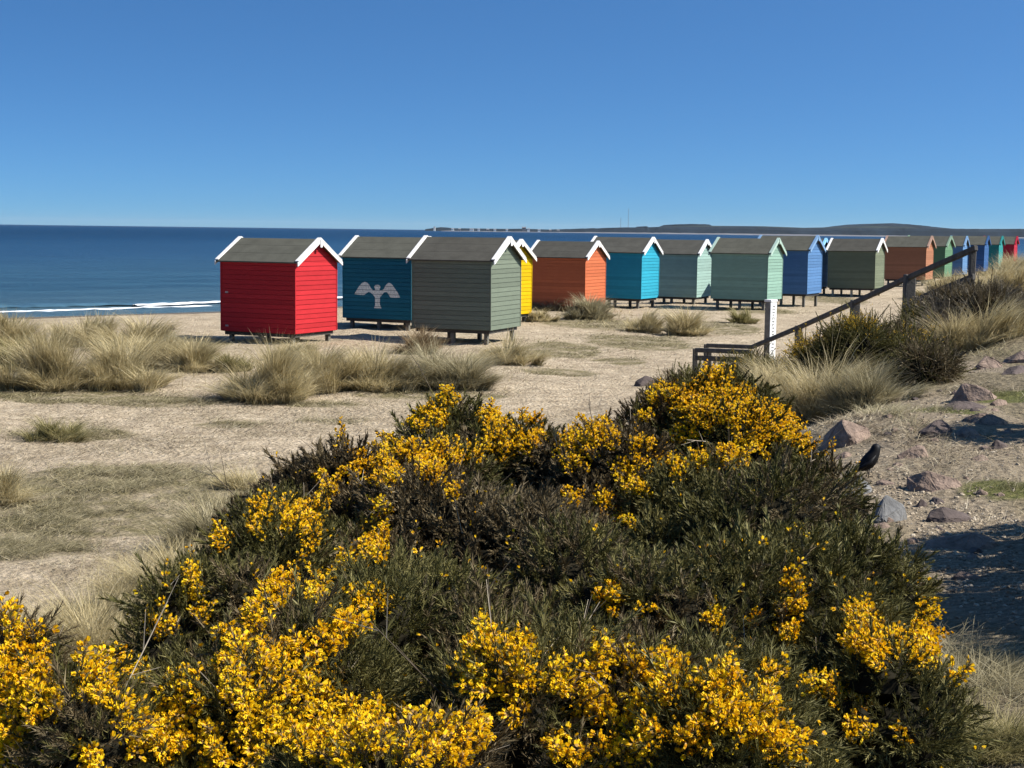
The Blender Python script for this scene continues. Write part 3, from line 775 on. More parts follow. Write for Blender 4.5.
def blades(base, dirxy, height, lean, width, rg, curl=1.0):
    """n curved tapering blades; returns verts, faces"""
    n = len(base); K = 4
    u = np.linspace(0, 1, K)
    az = np.arctan2(dirxy[:, 1], dirxy[:, 0])
    face = az + np.pi / 2 + rg.normal(0, .9, n)
    wv = np.stack([np.cos(face), np.sin(face), np.zeros(n)], 1)
    V = np.zeros((n, K * 2 - 1, 3)); 
    for k in range(K):
        s = u[k]
        hor = lean * (s ** (1.6 * curl)) * height
        vert = height * (s - .28 * np.clip(lean, 0, 1.5) * s ** 2.5)
        c3 = base + np.stack([np.cos(az) * hor, np.sin(az) * hor, vert], 1)
        w = (width * (1 - s * .75) / 2)[:, None]
        if k < K - 1:
            V[:, 2 * k] = c3 - wv * w; V[:, 2 * k + 1] = c3 + wv * w
        else: V[:, 2 * k] = c3
    o = (np.arange(n) * (2 * K - 1))[:, None]
    q = np.concatenate([o + np.array([[2 * k, 2 * k + 1, 2 * k + 3, 2 * k + 2]]) for k in range(K - 2)])
    t3 = o + np.array([[2 * K - 4, 2 * K - 3, 2 * K - 2]])
    return V.reshape(-1, 3), [t3, q]

def tussock(label, px, py, hpx, wpx, mat=None, dens=1.0, lean0=.35, wind=(.12, -.05), seed=0, name="marram_tussock", cat="grass clump", group="marram grass tussocks on the sand", depth=.8, y0=3.0):
    rg = np.random.default_rng(1000 + seed)
    c0 = ground_hit(px, py, y0); k = c0[1] / F_PX
    h = hpx * k * 1.06; r = wpx * k / 2 * .62
    n = int(dens * np.clip(1000 + 1800 * r * 2, 500, 4400) * (1.0 if c0[1] > 15 else 1.4))
    cc = c0 + np.array([0, r * depth * .6, 0])
    ang = rg.uniform(0, 2 * np.pi, n); rad = r * 1.25 * np.sqrt(rg.uniform(0, 1, n))
    NL = 13
    lump = rg.normal(0, 1, (NL, 2)) * r * .66
    lh = rg.uniform(.55, 1.15, NL); ll = rg.uniform(-.1, .45, NL); ld = rg.normal(0, .7, (NL, 2))
    which = rg.choice(NL, n, p=(lambda w: w / w.sum())(rg.uniform(.3, 1.6, NL)))
    inl = rg.random(n) < .8
    bx = cc[0] + np.where(inl, lump[which, 0] + rg.normal(0, r * .13, n), rad * np.cos(ang))
    by = cc[1] + depth * np.where(inl, lump[which, 1] + rg.normal(0, r * .13, n), rad * np.sin(ang))
    bz = ground_z(bx, by) - .02
    B = np.stack([bx, by, bz], 1)
    out = np.stack([bx - cc[0], by - cc[1]], 1) / max(r, .05)
    rr = np.linalg.norm(out, axis=1)
    dirv = out * .6 + rg.normal(0, .7, (n, 2)) + np.array(wind) + ld[which] * inl[:, None]
    lean = np.clip(lean0 * .6 + ll[which] * inl + .30 * rr * rg.uniform(.2, 1.5, n) + np.abs(rg.normal(0, .2, n)), .03, 1.7)
    hh = h * np.where(inl, lh[which], .5) * rg.uniform(.4, 1.15, n) * np.clip(1.12 - .25 * rr, .4, 1.1)
    wd = np.clip(k * .8, .0035, .03) * rg.uniform(.5, 1.15, n)
    V, F = blades(B, dirv, hh, lean, wd, rg)
    parts = [(V, F)]
    m_ = int(n * .35)                              # dead blades fallen about the foot
    a2 = rg.uniform(0, 2 * np.pi, m_); r3 = r * rg.uniform(.5, 1.35, m_)
    fx = cc[0] + r3 * np.cos(a2); fy = cc[1] + depth * r3 * np.sin(a2)
    FB = np.stack([fx, fy, ground_z(fx, fy) + .01], 1)
    V2, F2 = blades(FB, np.stack([np.cos(a2), np.sin(a2)], 1) + rg.normal(0, .8, (m_, 2)), h * rg.uniform(.2, .42, m_), rg.uniform(1.1, 2.2, m_), wd[:m_], rg, .7)
    parts.append((V2, F2))
    V, F, _ = merge(parts)
    V = V - c0
    o = mesh_obj(name, V, F, mat or M_marram, loc=c0)
    tag(o, label, cat, group)
    return o

TUS = [
 ("pale marram tussock at the far left edge with the waves behind", 6, 346, 34, 60, M_marram, 1.1),
 ("largest pale marram tussock low at the left edge of the sand", 50, 390, 62, 100, M_marram, 1.5),
 ("broad pale marram tussock right of the largest one at left", 122, 388, 60, 95, M_marram, 1.4),
 ("bleached marram tussock on the crest in front of the waves", 85, 346, 34, 74, M_marram, 1.2),
 ("bleached marram tussock on the crest with sand beach behind it", 135, 350, 40, 70, M_marram, 1.2),
 ("shaggy marram tussock behind the broad pale one at left", 155, 368, 46, 80, M_marram, 1.3),
 ("straw marram tussock nearest the red hut's left shadow", 188, 372, 40, 58, M_marram, 1.2),
 ("olive tinted marram tussock at the left frame edge behind the largest", 12, 372, 38, 60, M_marram_green, 1.0),
 ("tall round marram tussock in front of the red hut's side wall", 262, 402, 64, 94, M_marram, 1.6),
 ("straw marram tussock in front of the red hut's gable wall", 322, 390, 56, 86, M_marram, 1.4),
 ("straw marram tussock in front of the teal hut", 372, 390, 52, 80, M_marram, 1.3),
 ("wide grey-straw marram tussock in front of the sage grey hut", 440, 390, 52, 96, M_marram_grey, 1.5),
 ("thin reddish marram stalks at the teal hut's right corner", 415, 354, 30, 44, M_marram_red, .8),
 ("low straw marram tussock under the sage grey hut's gable", 502, 364, 32, 66, M_marram, 1.1),
 ("low marram tussock under the red hut's near corner", 292, 362, 26, 66, M_marram, 1.0),
 ("dark footed marram tussock at the orange hut's gable", 588, 320, 24, 56, M_marram_grey, 1.2),
 ("small reddish marram tussock under the orange hut's side wall", 548, 311, 20, 40, M_marram_red, .8),
 ("grey marram tussock in front of the turquoise hut's gable", 645, 333, 23, 38, M_marram, 1.0),
 ("round grey marram tussock in front of the pale mint hut", 688, 336, 29, 44, M_marram, 1.2),
 ("small dark marram tussock left of the white marker post", 744, 324, 17, 28, M_marram_green, .8),
 ("lone greenish marram tussock on the bare sand at left", 52, 441, 28, 62, M_marram_green, .9),
 ("marram tussock cut by the left edge on the matted sand", 2, 505, 48, 50, M_marram, 1.0),
 ("small low marram tussock right of the red hut's front grass", 232, 372, 22, 40, M_marram_green, .7),
 ("straw marram tussock beside the yellow hut's leg", 538, 322, 14, 34, M_marram, .7),
]
for i, (lab, px, py, h_, w_, mt_, dn) in enumerate(TUS):
    tussock(lab, px, py, h_, w_, mt_, dn, seed=i)
DUNE = [
 ("big grey marram tussock below the middle of the handrail", 812, 420, 88, 110, M_marram, 1.5),
 ("grey marram tussock left of the big one, behind the gorse blossom", 765, 408, 52, 80, M_marram, 1.2),
 ("drooping grey marram tussock above the pinkish path rock", 865, 408, 55, 80, M_marram_grey, 1.2),
 ("pale spiky marram tussock bright in the sun on the dune crest", 975, 348, 62, 84, M_marram, 1.4),
 ("thin marram tussock below the tall handrail post", 905, 362, 46, 60, M_marram, .8),
 ("marram tussock on the skyline at the right edge", 1005, 292, 34, 76, M_marram, 1.1),
 ("straw marram tussock on the skyline behind the top post", 1020, 275, 24, 60, M_marram, 1.0),
 ("dull marram tussock right of the upper handrail post", 955, 300, 32, 66, M_marram, .9),
 ("grey marram tussock over the dune edge at the right frame edge", 1015, 325, 36, 60, M_marram_grey, 1.0),
]
for i, (lab, px, py, h_, w_, mt_, dn) in enumerate(DUNE):
    tussock(lab, px, py, h_, w_, mt_, dn, lean0=.3, seed=100 + i, group="marram grass tussocks on the dune")
NEAR = [
 ("wispy straw grass clump beside the yellow blossom at lower left", 75, 665, 100, 130, M_marram, 1.3),
 ("grey dead grass clump at the gorse's left flank", 160, 610, 84, 120, M_marram, 1.2),
 ("pale grass clump beside the gorse above the lower left corner", 205, 548, 62, 90, M_marram_grey, .8),
 ("straw grass clump at the back left foot of the gorse", 245, 490, 34, 60, M_marram, .7),
]
for i, (lab, px, py, h_, w_, mt_, dn) in enumerate(NEAR):
    tussock(lab, px, py, h_, w_, mt_, dn, lean0=.5, seed=200 + i, group="dead grass clumps beside the gorse", y0=5.5)
tussock("green and straw grass clump in the lower right corner", 1000, 765, 66, 90, M_marram_green, .9, lean0=.5, seed=300, group="grass clumps by the path", y0=3.6)
tussock("pale dead grass clump right of the gorse at the lower right", 940, 720, 36, 60, M_marram_grey, .5, lean0=.7, seed=301, group="grass clumps by the path", y0=3.6)

# ---- matted dead grass lying on the sand (stuff)
def ground_blades(name, plist, n, hmin, hmax, lean, mat, seed, wmul=1.0, wind=(.6, .1)):
    rg = np.random.default_rng(seed); B = []
    tot = sum(w * h for _, _, w, h in plist)
    for px, py, w, h in plist:
        c1 = ground_hit(px, py); l = ground_hit(px - w, py); a = ground_hit(px, py + h); f_ = ground_hit(px, py - h)
        rx = abs(c1[0] - l[0]); ry = (f_[1] - a[1]) / 2; cy = (f_[1] + a[1]) / 2
        m_ = int(n * w * h / tot)
        x = rg.normal(c1[0], rx * .5, m_); y = rg.normal(cy, ry * .5, m_)
        B.append(np.stack([x, y], 1))
    B = np.concatenate(B); keep = fbm(B[:, 0] / .9, B[:, 1] / .9, 17) + rg.normal(0, .15, len(B)) > .0
    B = B[keep]
    k = len(B); P = np.stack([B[:, 0], B[:, 1], ground_z(B[:, 0], B[:, 1]) + .004], 1)
    dv = rg.normal(0, .8, (k, 2)) + np.array(wind)
    wd = np.clip(P[:, 1] / F_PX * .75, .003, .03) * rg.uniform(.5, 1.1, k) * wmul
    V, F = blades(P, dv, rg.uniform(hmin, hmax, k), rg.uniform(*lean, k), wd, rg, .6)
    o = mesh_obj(name, V, F, mat); tag(o, kind='stuff'); return o
o = ground_blades("matted_grass", THATCH, 60000, .05, .13, (1.4, 3.2), M_thatch, 41)
tag(o, "dry matted grass lying over the sand", "grass")
SWARD = [(95, 372, 120, 16), (30, 355, 60, 12), (175, 360, 40, 10), (325, 384, 130, 12), (450, 378, 70, 10), (600, 318, 70, 7), (670, 330, 60, 7), (150, 590, 70, 40), (70, 640, 60, 40), (225, 520, 50, 30)]
o = ground_blades("low_dune_grass", SWARD, 13000, .10, .34, (.3, 1.3), M_marram, 44, .8)
tag(o, "low thin dune grass between the tussocks", "grass")
LITTER = [(300, 430, 260, 40), (520, 375, 140, 24), (120, 450, 160, 50), (120, 570, 130, 40), (640, 345, 110, 22), (800, 308, 70, 12), (380, 345, 160, 14), (940, 470, 100, 80), (990, 400, 50, 40)]
o = ground_blades("sand_litter", LITTER, 26000, .03, .09, (1.2, 3.5), M_litter, 45, 1.0)
tag(o, "bits of dead grass and stalk strewn over the sand", "grass litter")
o = ground_blades("path_turf", TURF, 2200, .03, .06, (.4, 1.5), M_turf, 42, .7)
tag(o, "short green turf between the path rocks", "grass")
o = ground_blades("dune_litter", [(900, 420, 70, 20), (930, 330, 90, 40), (1000, 310, 60, 30), (840, 400, 90, 40), (1000, 700, 60, 60), (980, 350, 60, 20)], 9000, .06, .16, (.9, 2.6), M_marram_grey, 43)
tag(o, "dead grass litter over the dune", "grass")

# ------------------------------------------------------------------ rocks and grit on the path
def rock(label, px, py, wpx, hpx, mat, seed, name="path_rock", flat=1.0, y0=4.0, group=None, sink=.38):
    rg = np.random.default_rng(seed)
    wpx, hpx = wpx * 1.2, hpx * .84; c0 = ground_hit(px, py + hpx * .35, y0); k = c0[1] / F_PX
    w, h = wpx * k, hpx * k
    import bmesh
    bm = bmesh.new()
    K = 11                                          # broken stone: hull of a few random corners, one of them a peak
    Q = rg.normal(0, 1, (K, 3)); Q /= np.linalg.norm(Q, axis=1, keepdims=True); Q *= rg.uniform(.75, 1.0, (K, 1)); Q[:, 2] = Q[:, 2] * .62
    pk = rg.uniform(-.4, .3)
    Q[0] = (pk, rg.uniform(-.2, .2), .8); Q[1] = (pk + rg.uniform(.2, .5), rg.uniform(-.3, .3), rg.uniform(.45, .75)); Q[2] = (pk + rg.uniform(-.2, .4), rg.uniform(.1, .5), rg.uniform(.5, .8)); Q[3] = (rg.uniform(.3, .7), rg.uniform(-.5, 0), rg.uniform(.2, .5))
    for ang in np.arange(6) * 1.047 + rg.uniform(0, 1): Q = np.vstack([Q, [np.cos(ang) * rg.uniform(.8, 1.05), np.sin(ang) * rg.uniform(.8, 1.05), -.6]])
    for q_ in Q: bm.verts.new(q_)
    ch = bmesh.ops.convex_hull(bm, input=bm.verts[:])
    bmesh.ops.delete(bm, geom=list(set(ch['geom_interior'] + ch['geom_unused'])), context='VERTS')
    bmesh.ops.bevel(bm, geom=bm.edges[:], offset=.05, segments=1, affect='EDGES')
    bmesh.ops.triangulate(bm, faces=bm.faces[:])
    bmesh.ops.subdivide_edges(bm, edges=bm.edges[:], cuts=2, use_grid_fill=True)
    V = np.array([v.co[:] for v in bm.verts])
    V += .011 * rg.normal(0, 1, V.shape)
    V = V / np.abs(V).max(0)
    V *= np.array([w / 2, w / 2 * rg.uniform(.6, .9), h * .62 * flat])
    V[:, 2] += h * (.62 - sink) * .5
    for v, q in zip(bm.verts, V): v.co = q
    me = bpy.data.meshes.new(name); bm.to_mesh(me); bm.free(); me.materials.append(mat)
    o = bpy.data.objects.new(name, me); C.objects.link(o); o.location = c0; o.rotation_euler = (0, 0, rg.uniform(-.5, .5))
    tag(o, label, "rock", group)
    return o
ROCKS = [
 ("large pinkish rock half under the grass at the gorse's right edge", 850, 432, 52, 36, M_rock),
 ("dark faced boulder with a pale crack in the middle of the path", 938, 428, 36, 24, M_rock_dark_shaded),
 ("pinkish rock touching the right side of the dark faced boulder", 965, 430, 36, 20, M_rock),
 ("pointed pinkish rock with a dark left face above the broad peaked one", 914, 452, 30, 20, M_rock),
 ("broad peaked pinkish rock with a ridged top beside the black bird", 936, 481, 52, 24, M_rock),
 ("long dark fronted rock at the edge of the shade", 950, 514, 44, 20, M_rock_dark_shaded),
 ("flat pinkish slab lying just below the long dark fronted rock", 962, 540, 66, 22, M_rock),
 ("small dark pointed stone at the right end of the path by the shade", 999, 444, 24, 13, M_rock_dark_shaded),
 ("sloping pinkish slab in the middle of the upper path", 973, 392, 44, 26, M_rock),
 ("low dark ledge of rock across the turf on the upper path", 962, 405, 48, 12, M_rock_dark_shaded),
 ("grey pink rock at the right end of the dark ledge", 985, 418, 36, 16, M_rock),
 ("small pointed dark stone on the right of the upper path", 998, 402, 18, 10, M_rock),
 ("rounded pinkish rock at the top of the path", 990, 362, 40, 20, M_rock),
 ("dark peaked stone at the right frame edge on the upper path", 1015, 370, 28, 12, M_rock_dark_shaded),
 ("pale pink rock at the right frame edge near the crest", 1020, 357, 34, 16, M_rock),
 ("tiny dark upright stone above the long dark fronted rock", 921, 503, 12, 12, M_rock_dark_shaded),
 ("smooth grey boulder against the gorse below the bird", 852, 484, 46, 30, M_rock_grey),
 ("dark grey ribbed boulder at the gorse's right edge", 884, 508, 44, 40, M_rock_grey),
 ("dark rock showing behind the gorse near the foot of the steps", 645, 381, 24, 16, M_rock_dark_shaded),
 ("small pale stone in front of the flat slab", 966, 576, 26, 12, M_rock),
 ("small flat brown stone between the bird and the gorse", 843, 455, 18, 10, M_rock),
]
for i, (lab, px, py, w_, h_, mt_) in enumerate(ROCKS):
    rock(lab, px, py, w_, h_, mt_, 500 + i, y0=8 if px == 645 else 5.0, group="rocks along the dune path")
stone_base = []
for k in range(5):
    o = rock("small reddish grey stone bedded in the path", 930, 470, 16, 8, (M_rock, M_rock, M_rock_dark_shaded)[k % 3], 700 + k, name="small_stone", group="small stones bedded in the path", sink=.5)
    stone_base.append(o)
r3 = np.random.default_rng(31)
for k in range(56):
    o = stone_base[k] if k < 5 else stone_base[k % 5].copy()
    if k >= 5: C.objects.link(o)
    p = ground_hit(r3.uniform(878, 1022), r3.uniform(358, 560), 5.0)
    sc_ = r3.uniform(.35, 1.25); o.location = p; o.scale = (sc_, sc_, sc_ * .8); o.rotation_euler = (r3.normal(0, .15), r3.normal(0, .15), r3.uniform(0, 6.28))
rock("small dark brown pointed stone in the pale grass near the beach", 165, 333, 9, 11, M_rock_dark_shaded, 601, name="beach_stone", y0=20)
rock("small dark round stone right of the pointed one near the beach", 172.5, 328, 6, 8, M_rock_dark_shaded, 602, name="beach_stone", y0=20)
for k, (px, py, w_) in enumerate(((22, 315.5, 10), (131, 312, 8), (150, 310.5, 8))):
    rock("%s dark weed-covered stone on the wet sand" % ("leftmost", "middle", "rightmost")[k], px, py, w_, 3, M_rock_dark_shaded, 610 + k, name="wet_stone", y0=40, group="weedy stones at the water's edge")

rg = np.random.default_rng(77)
import bmesh
bm = bmesh.new(); bmesh.ops.create_icosphere(bm, subdivisions=1, radius=1)
TV = np.array([v.co[:] for v in bm.verts]) * np.array([1, .8, .55]); TF = [np.array([[v.index for v in f.verts] for f in bm.faces])]; bm.free()
def pebbles(name, lst, n, smin, smax, mat, seed, label):
    rg = np.random.default_rng(seed); pts = []
    tot = sum(w * h for _, _, w, h in lst)
    for px, py, w, h in lst:
        c1 = ground_hit(px, py); l = ground_hit(px - w, py); a = ground_hit(px, py + h); f_ = ground_hit(px, py - h)
        m_ = int(n * w * h / tot)
        pts.append(np.stack([rg.normal(c1[0], abs(c1[0] - l[0]) * .55, m_), rg.normal((a[1] + f_[1]) / 2, (f_[1] - a[1]) * .28, m_)], 1))
    B = np.concatenate(pts); P = np.stack([B[:, 0], B[:, 1], ground_z(B[:, 0], B[:, 1])], 1); k = len(P)
    D = np.stack([rg.normal(0, .25, k), rg.normal(0, .25, k), np.ones(k)], 1)
    sc = smin + (smax - smin) * rg.random(k) ** 3
    V, F = scatter(TV, TF, P, rot_from_dir(D, rg.uniform(0, 6.28, k)), sc)
    V += rg.normal(0, 1, V.shape) * np.repeat(sc, len(TV))[:, None] * .12
    o = mesh_obj(name, V, F, mat); tag(o, label, "gravel", kind='stuff')
M_peb = blade_mat("pebbles", [(.12, .09, .065), (.22, .175, .12), (.32, .26, .185), (.46, .40, .31)], 0, .9)
pebbles("path_gravel", GRIT, 7000, .004, .020, M_peb, 5, "loose gravel and stones scattered over the path")
pebbles("sand_shingle", [(300, 430, 220, 30), (500, 380, 120, 20), (150, 560, 100, 40), (620, 350, 100, 20), (880, 315, 40, 12), (100, 420, 120, 14)], 3500, .006, .022, M_peb, 6, "small stones scattered over the sand")

# ------------------------------------------------------------------ bird among the rocks
b0 = ground_hit(869, 478, 5.0); kb = b0[1] / F_PX
t = empty("black_bird", b0, 0)
tag(t, "black bird standing upright among the path rocks beside the gorse", "bird")
M_feather = simple_mat("black_feathers", (.004, .004, .005), .6, .3, 60, .2)
M_beak = simple_mat("beak_horn", (.05, .04, .03), .4, .2, 60, .5)
def sp(px, py, dy=0): # bird profile points, in the bird's own plane
    return ((px - 869) * kb * 1.2, dy * 1.2, (478 - py) * kb * 1.2)
q = MB(); path = [(854.5, 473.5), (859, 471), (863.5, 468.8), (867.3, 465.8), (870.3, 462), (872.3, 458.3), (873.3, 455.3), (873.9, 452.8), (874.1, 450.8), (874.2, 449.6)]
q.tube([sp(*p) for p in path], [kb * 1.2 * r for r in (.8, 3, 5, 6.3, 6.1, 5.1, 4.4, 4.0, 2.9, .6)], 12, ref=(0, 1, 0))
bo = q.build("body", M_feather, t, True)
q = MB(); q.tube([sp(876.5, 452.2), sp(881.5, 453.4)], [kb * 1.1, kb * .15], 6); q.build("beak", M_beak, t, True)
for s in (-1, 1):
    q = MB(); q.tube([sp(872.6, 459, s * 4.6 * kb), sp(868, 465, s * 6.2 * kb), sp(861, 470, s * 4.2 * kb), sp(855, 473, s * 1.5 * kb)], [kb * .8, kb * 2.4, kb * 2.0, kb * .3], 6); q.build("wing", M_feather, t, True)
    q = MB(); q.tube([sp(868.5, 470, s * 2.5 * kb), sp(868, 475, s * 2.8 * kb), sp(867.6, 479.5, s * 2.8 * kb)], [kb * .9, kb * .55, kb * .5], 5); q.build("leg", M_beak, t, True)

# ------------------------------------------------------------------ gorse
def shoot_template(rg, n_sp, L, sp_len, w):
    """a gorse shoot: stem with spines all round"""
    V = []; F = []
    for k in range(3):
        a = 2 * math.pi * k / 3; V.append((w * math.cos(a), w * math.sin(a), 0)); 
    for k in range(3):
        a = 2 * math.pi * k / 3; V.append((w * .5 * math.cos(a), w * .5 * math.sin(a), L))
    for k in range(3):
        j = (k + 1) % 3; F += [(k, j, 3 + j), (k, 3 + j, 3 + k)]
    for i in range(n_sp):
        z = L * (.08 + .95 * (i + rg.random()) / n_sp); a = i * 2.4 + rg.normal(0, .3)
        tilt = rg.uniform(.45, 1.15) * (1 - .55 * z / L); l = sp_len * rg.uniform(.6, 1.15) * (1 - .35 * z / L)
        d = np.array([math.cos(a) * math.sin(tilt), math.sin(a) * math.sin(tilt), math.cos(tilt)])
        sd_ = np.cross(d, rg.normal(0, 1, 3)); sd_ /= np.linalg.norm(sd_)
        b0_ = np.array([0, 0, z]); o = len(V)
        V += [tuple(b0_ - sd_ * w * .9), tuple(b0_ + sd_ * w * .9), tuple(b0_ + d * l)]
        F.append((o, o + 1, o + 2))
    return np.array(V), [np.array(F)]

def flower_template(rg):
    """pea flower: cupped banner round a plump closed keel; z is the outward axis"""
    V = []; F = []
    def quad(a, b_, c_, d):
        o = len(V); V.extend([a, b_, c_, d]); F.append((o, o + 1, o + 2)); F.append((o, o + 2, o + 3))
    quad((0, .02, .1), (-.34, .06, .55), (-.22, .34, 1.02), (0, .26, 1.06))   # banner, folded along its middle
    quad((0, .02, .1), (0, .26, 1.06), (.22, .34, 1.02), (.34, .06, .55))
    o = len(V)                                                                # keel and wings
    V.extend([(0, -.02, .05), (.20, .06, .5), (.0, .16, .52), (-.20, .06, .5), (0, -.24, .48), (.03, -.04, 1.0)])
    ring = (1, 2, 3, 4)
    for k in range(4):
        F.append((o, o + ring[(k + 1) % 4], o + ring[k])); F.append((o + 5, o + ring[k], o + ring[(k + 1) % 4]))
    return np.array(V), [np.array(F)]
FV, FF = flower_template(np.random.default_rng(1))
CV = np.array([(.14, 0, 0), (-.07, .12, 0), (-.07, -.12, 0), (.2, .05, .4), (-.15, .2, .4), (-.1, -.2, .4)]); CF = [np.array([(0, 1, 4), (0, 4, 3), (1, 2, 5), (1, 5, 4), (2, 0, 3), (2, 3, 5)])]

FLOWERS = np.array([ # blossom clusters read off the photo (x, y, radius), used to say which shoots carry blossom
(712,375,9),(724,383,10),(671,395,9),(686,406,12),(712,409,14),(733,395,10),(745,399,8),(706,420,12),(689,432,10),(736,420,12),(765,418,10),(786,425,11),(800,436,10),(771,435,9),(753,435,9),(742,444,8),(828,441,9),(830,450,7),
(701,461,8),(677,467,7),(727,455,8),(742,458,7),(762,450,7),(803,447,7),(700,395,9),(720,394,9),(655,400,6),(592,412,9),(589,432,12),(607,438,9),(598,424,9),(569,447,11),(592,458,9),(572,464,8),(639,447,8),(640,460,7),(623,470,9),(630,482,8),(642,491,6),
(601,499,7),(610,511,6),(572,499,5),(627,520,5),(645,417,6),(657,455,5),(648,467,5),(449,398,8),(426,416,9),(420,424,8),(437,419,8),(505,395,8),(522,398,8),(493,407,7),(490,419,10),(502,430,9),(493,442,8),(531,413,9),(514,410,7),
(388,448,10),(408,454,10),(426,460,11),(443,451,10),(432,471,10),(388,465,9),(391,480,8),(458,457,7),(519,442,9),(534,439,8),(361,462,8),(379,474,8),(326,477,9),(329,495,9),(350,474,7),(309,436,7),(341,430,8),(452,492,6),(262,509,7),(259,527,7),
(288,515,9),(306,515,9),(285,527,7),(306,533,8),(311,544,7),(382,512,8),(385,536,7),(367,547,8),(373,553,8),(344,562,5),(285,574,10),(311,580,9),(473,454,6),(505,457,7),
(12,624,12),(20,644,16),(12,663,15),(27,675,15),(8,694,13),(39,698,16),(8,733,14),(4,757,14),(25,655,12),(98,663,15),(94,687,15),(121,659,11),(133,671,10),(164,628,12),(191,593,9),(203,612,9),(195,573,6),(222,538,7),
(281,581,11),(289,573,9),(316,589,10),(273,593,9),(254,620,11),(238,648,12),(234,679,15),(187,698,15),(176,726,15),(195,734,14),(168,749,14),(133,741,12),(148,733,12),(90,761,14),(223,745,14),(266,702,15),(285,687,14),(297,710,15),(273,733,15),
(254,718,14),(305,741,15),(328,698,14),(336,726,14),(352,718,13),(375,722,14),(371,749,15),(340,757,14),(293,652,10),(270,663,12),(308,667,12),(336,632,10),(328,644,10),(367,601,9),(375,605,8),(352,624,8),(250,690,12),(210,760,12),(120,712,9),
(612,601,11),(616,589,7),(651,612,8),(717,620,9),(483,628,8),(487,655,10),(522,651,11),(471,679,11),(483,687,11),(522,679,11),(506,694,10),(514,710,10),(561,679,13),(600,655,9),(607,667,11),(592,687,11),(631,667,11),(670,671,10),(647,679,9),
(639,714,10),(670,698,10),(600,710,9),(623,726,9),(647,741,10),(584,710,9),(655,734,9),(561,741,11),(569,757,11),(608,753,10),(424,734,10),(436,738,11),(467,738,14),(455,753,13),(416,757,12),(631,757,10),(721,679,11),(717,718,13),(737,726,11),(694,741,11),
(600,503,6),(788,585,8),(792,605,9),(788,632,8),(647,612,7),(858,616,10),(870,636,11),(878,655,11),(854,644,9),(925,609,8),(921,636,10),(921,655,10),(960,636,8),(960,655,9),(956,671,8),(768,675,8),(815,687,9),(839,694,10),(862,689,8),(858,726,11),
(901,737,8),(761,710,11),(753,734,11),(718,700,11),(792,749,10),(784,753,9),(698,737,9),(893,644,6),(749,620,5),(735,705,9),(765,740,9),(700,690,9),(300,690,12),(320,712,12),(240,705,12),(280,715,12),(350,740,12),(320,735,12),(255,745,12)], float)

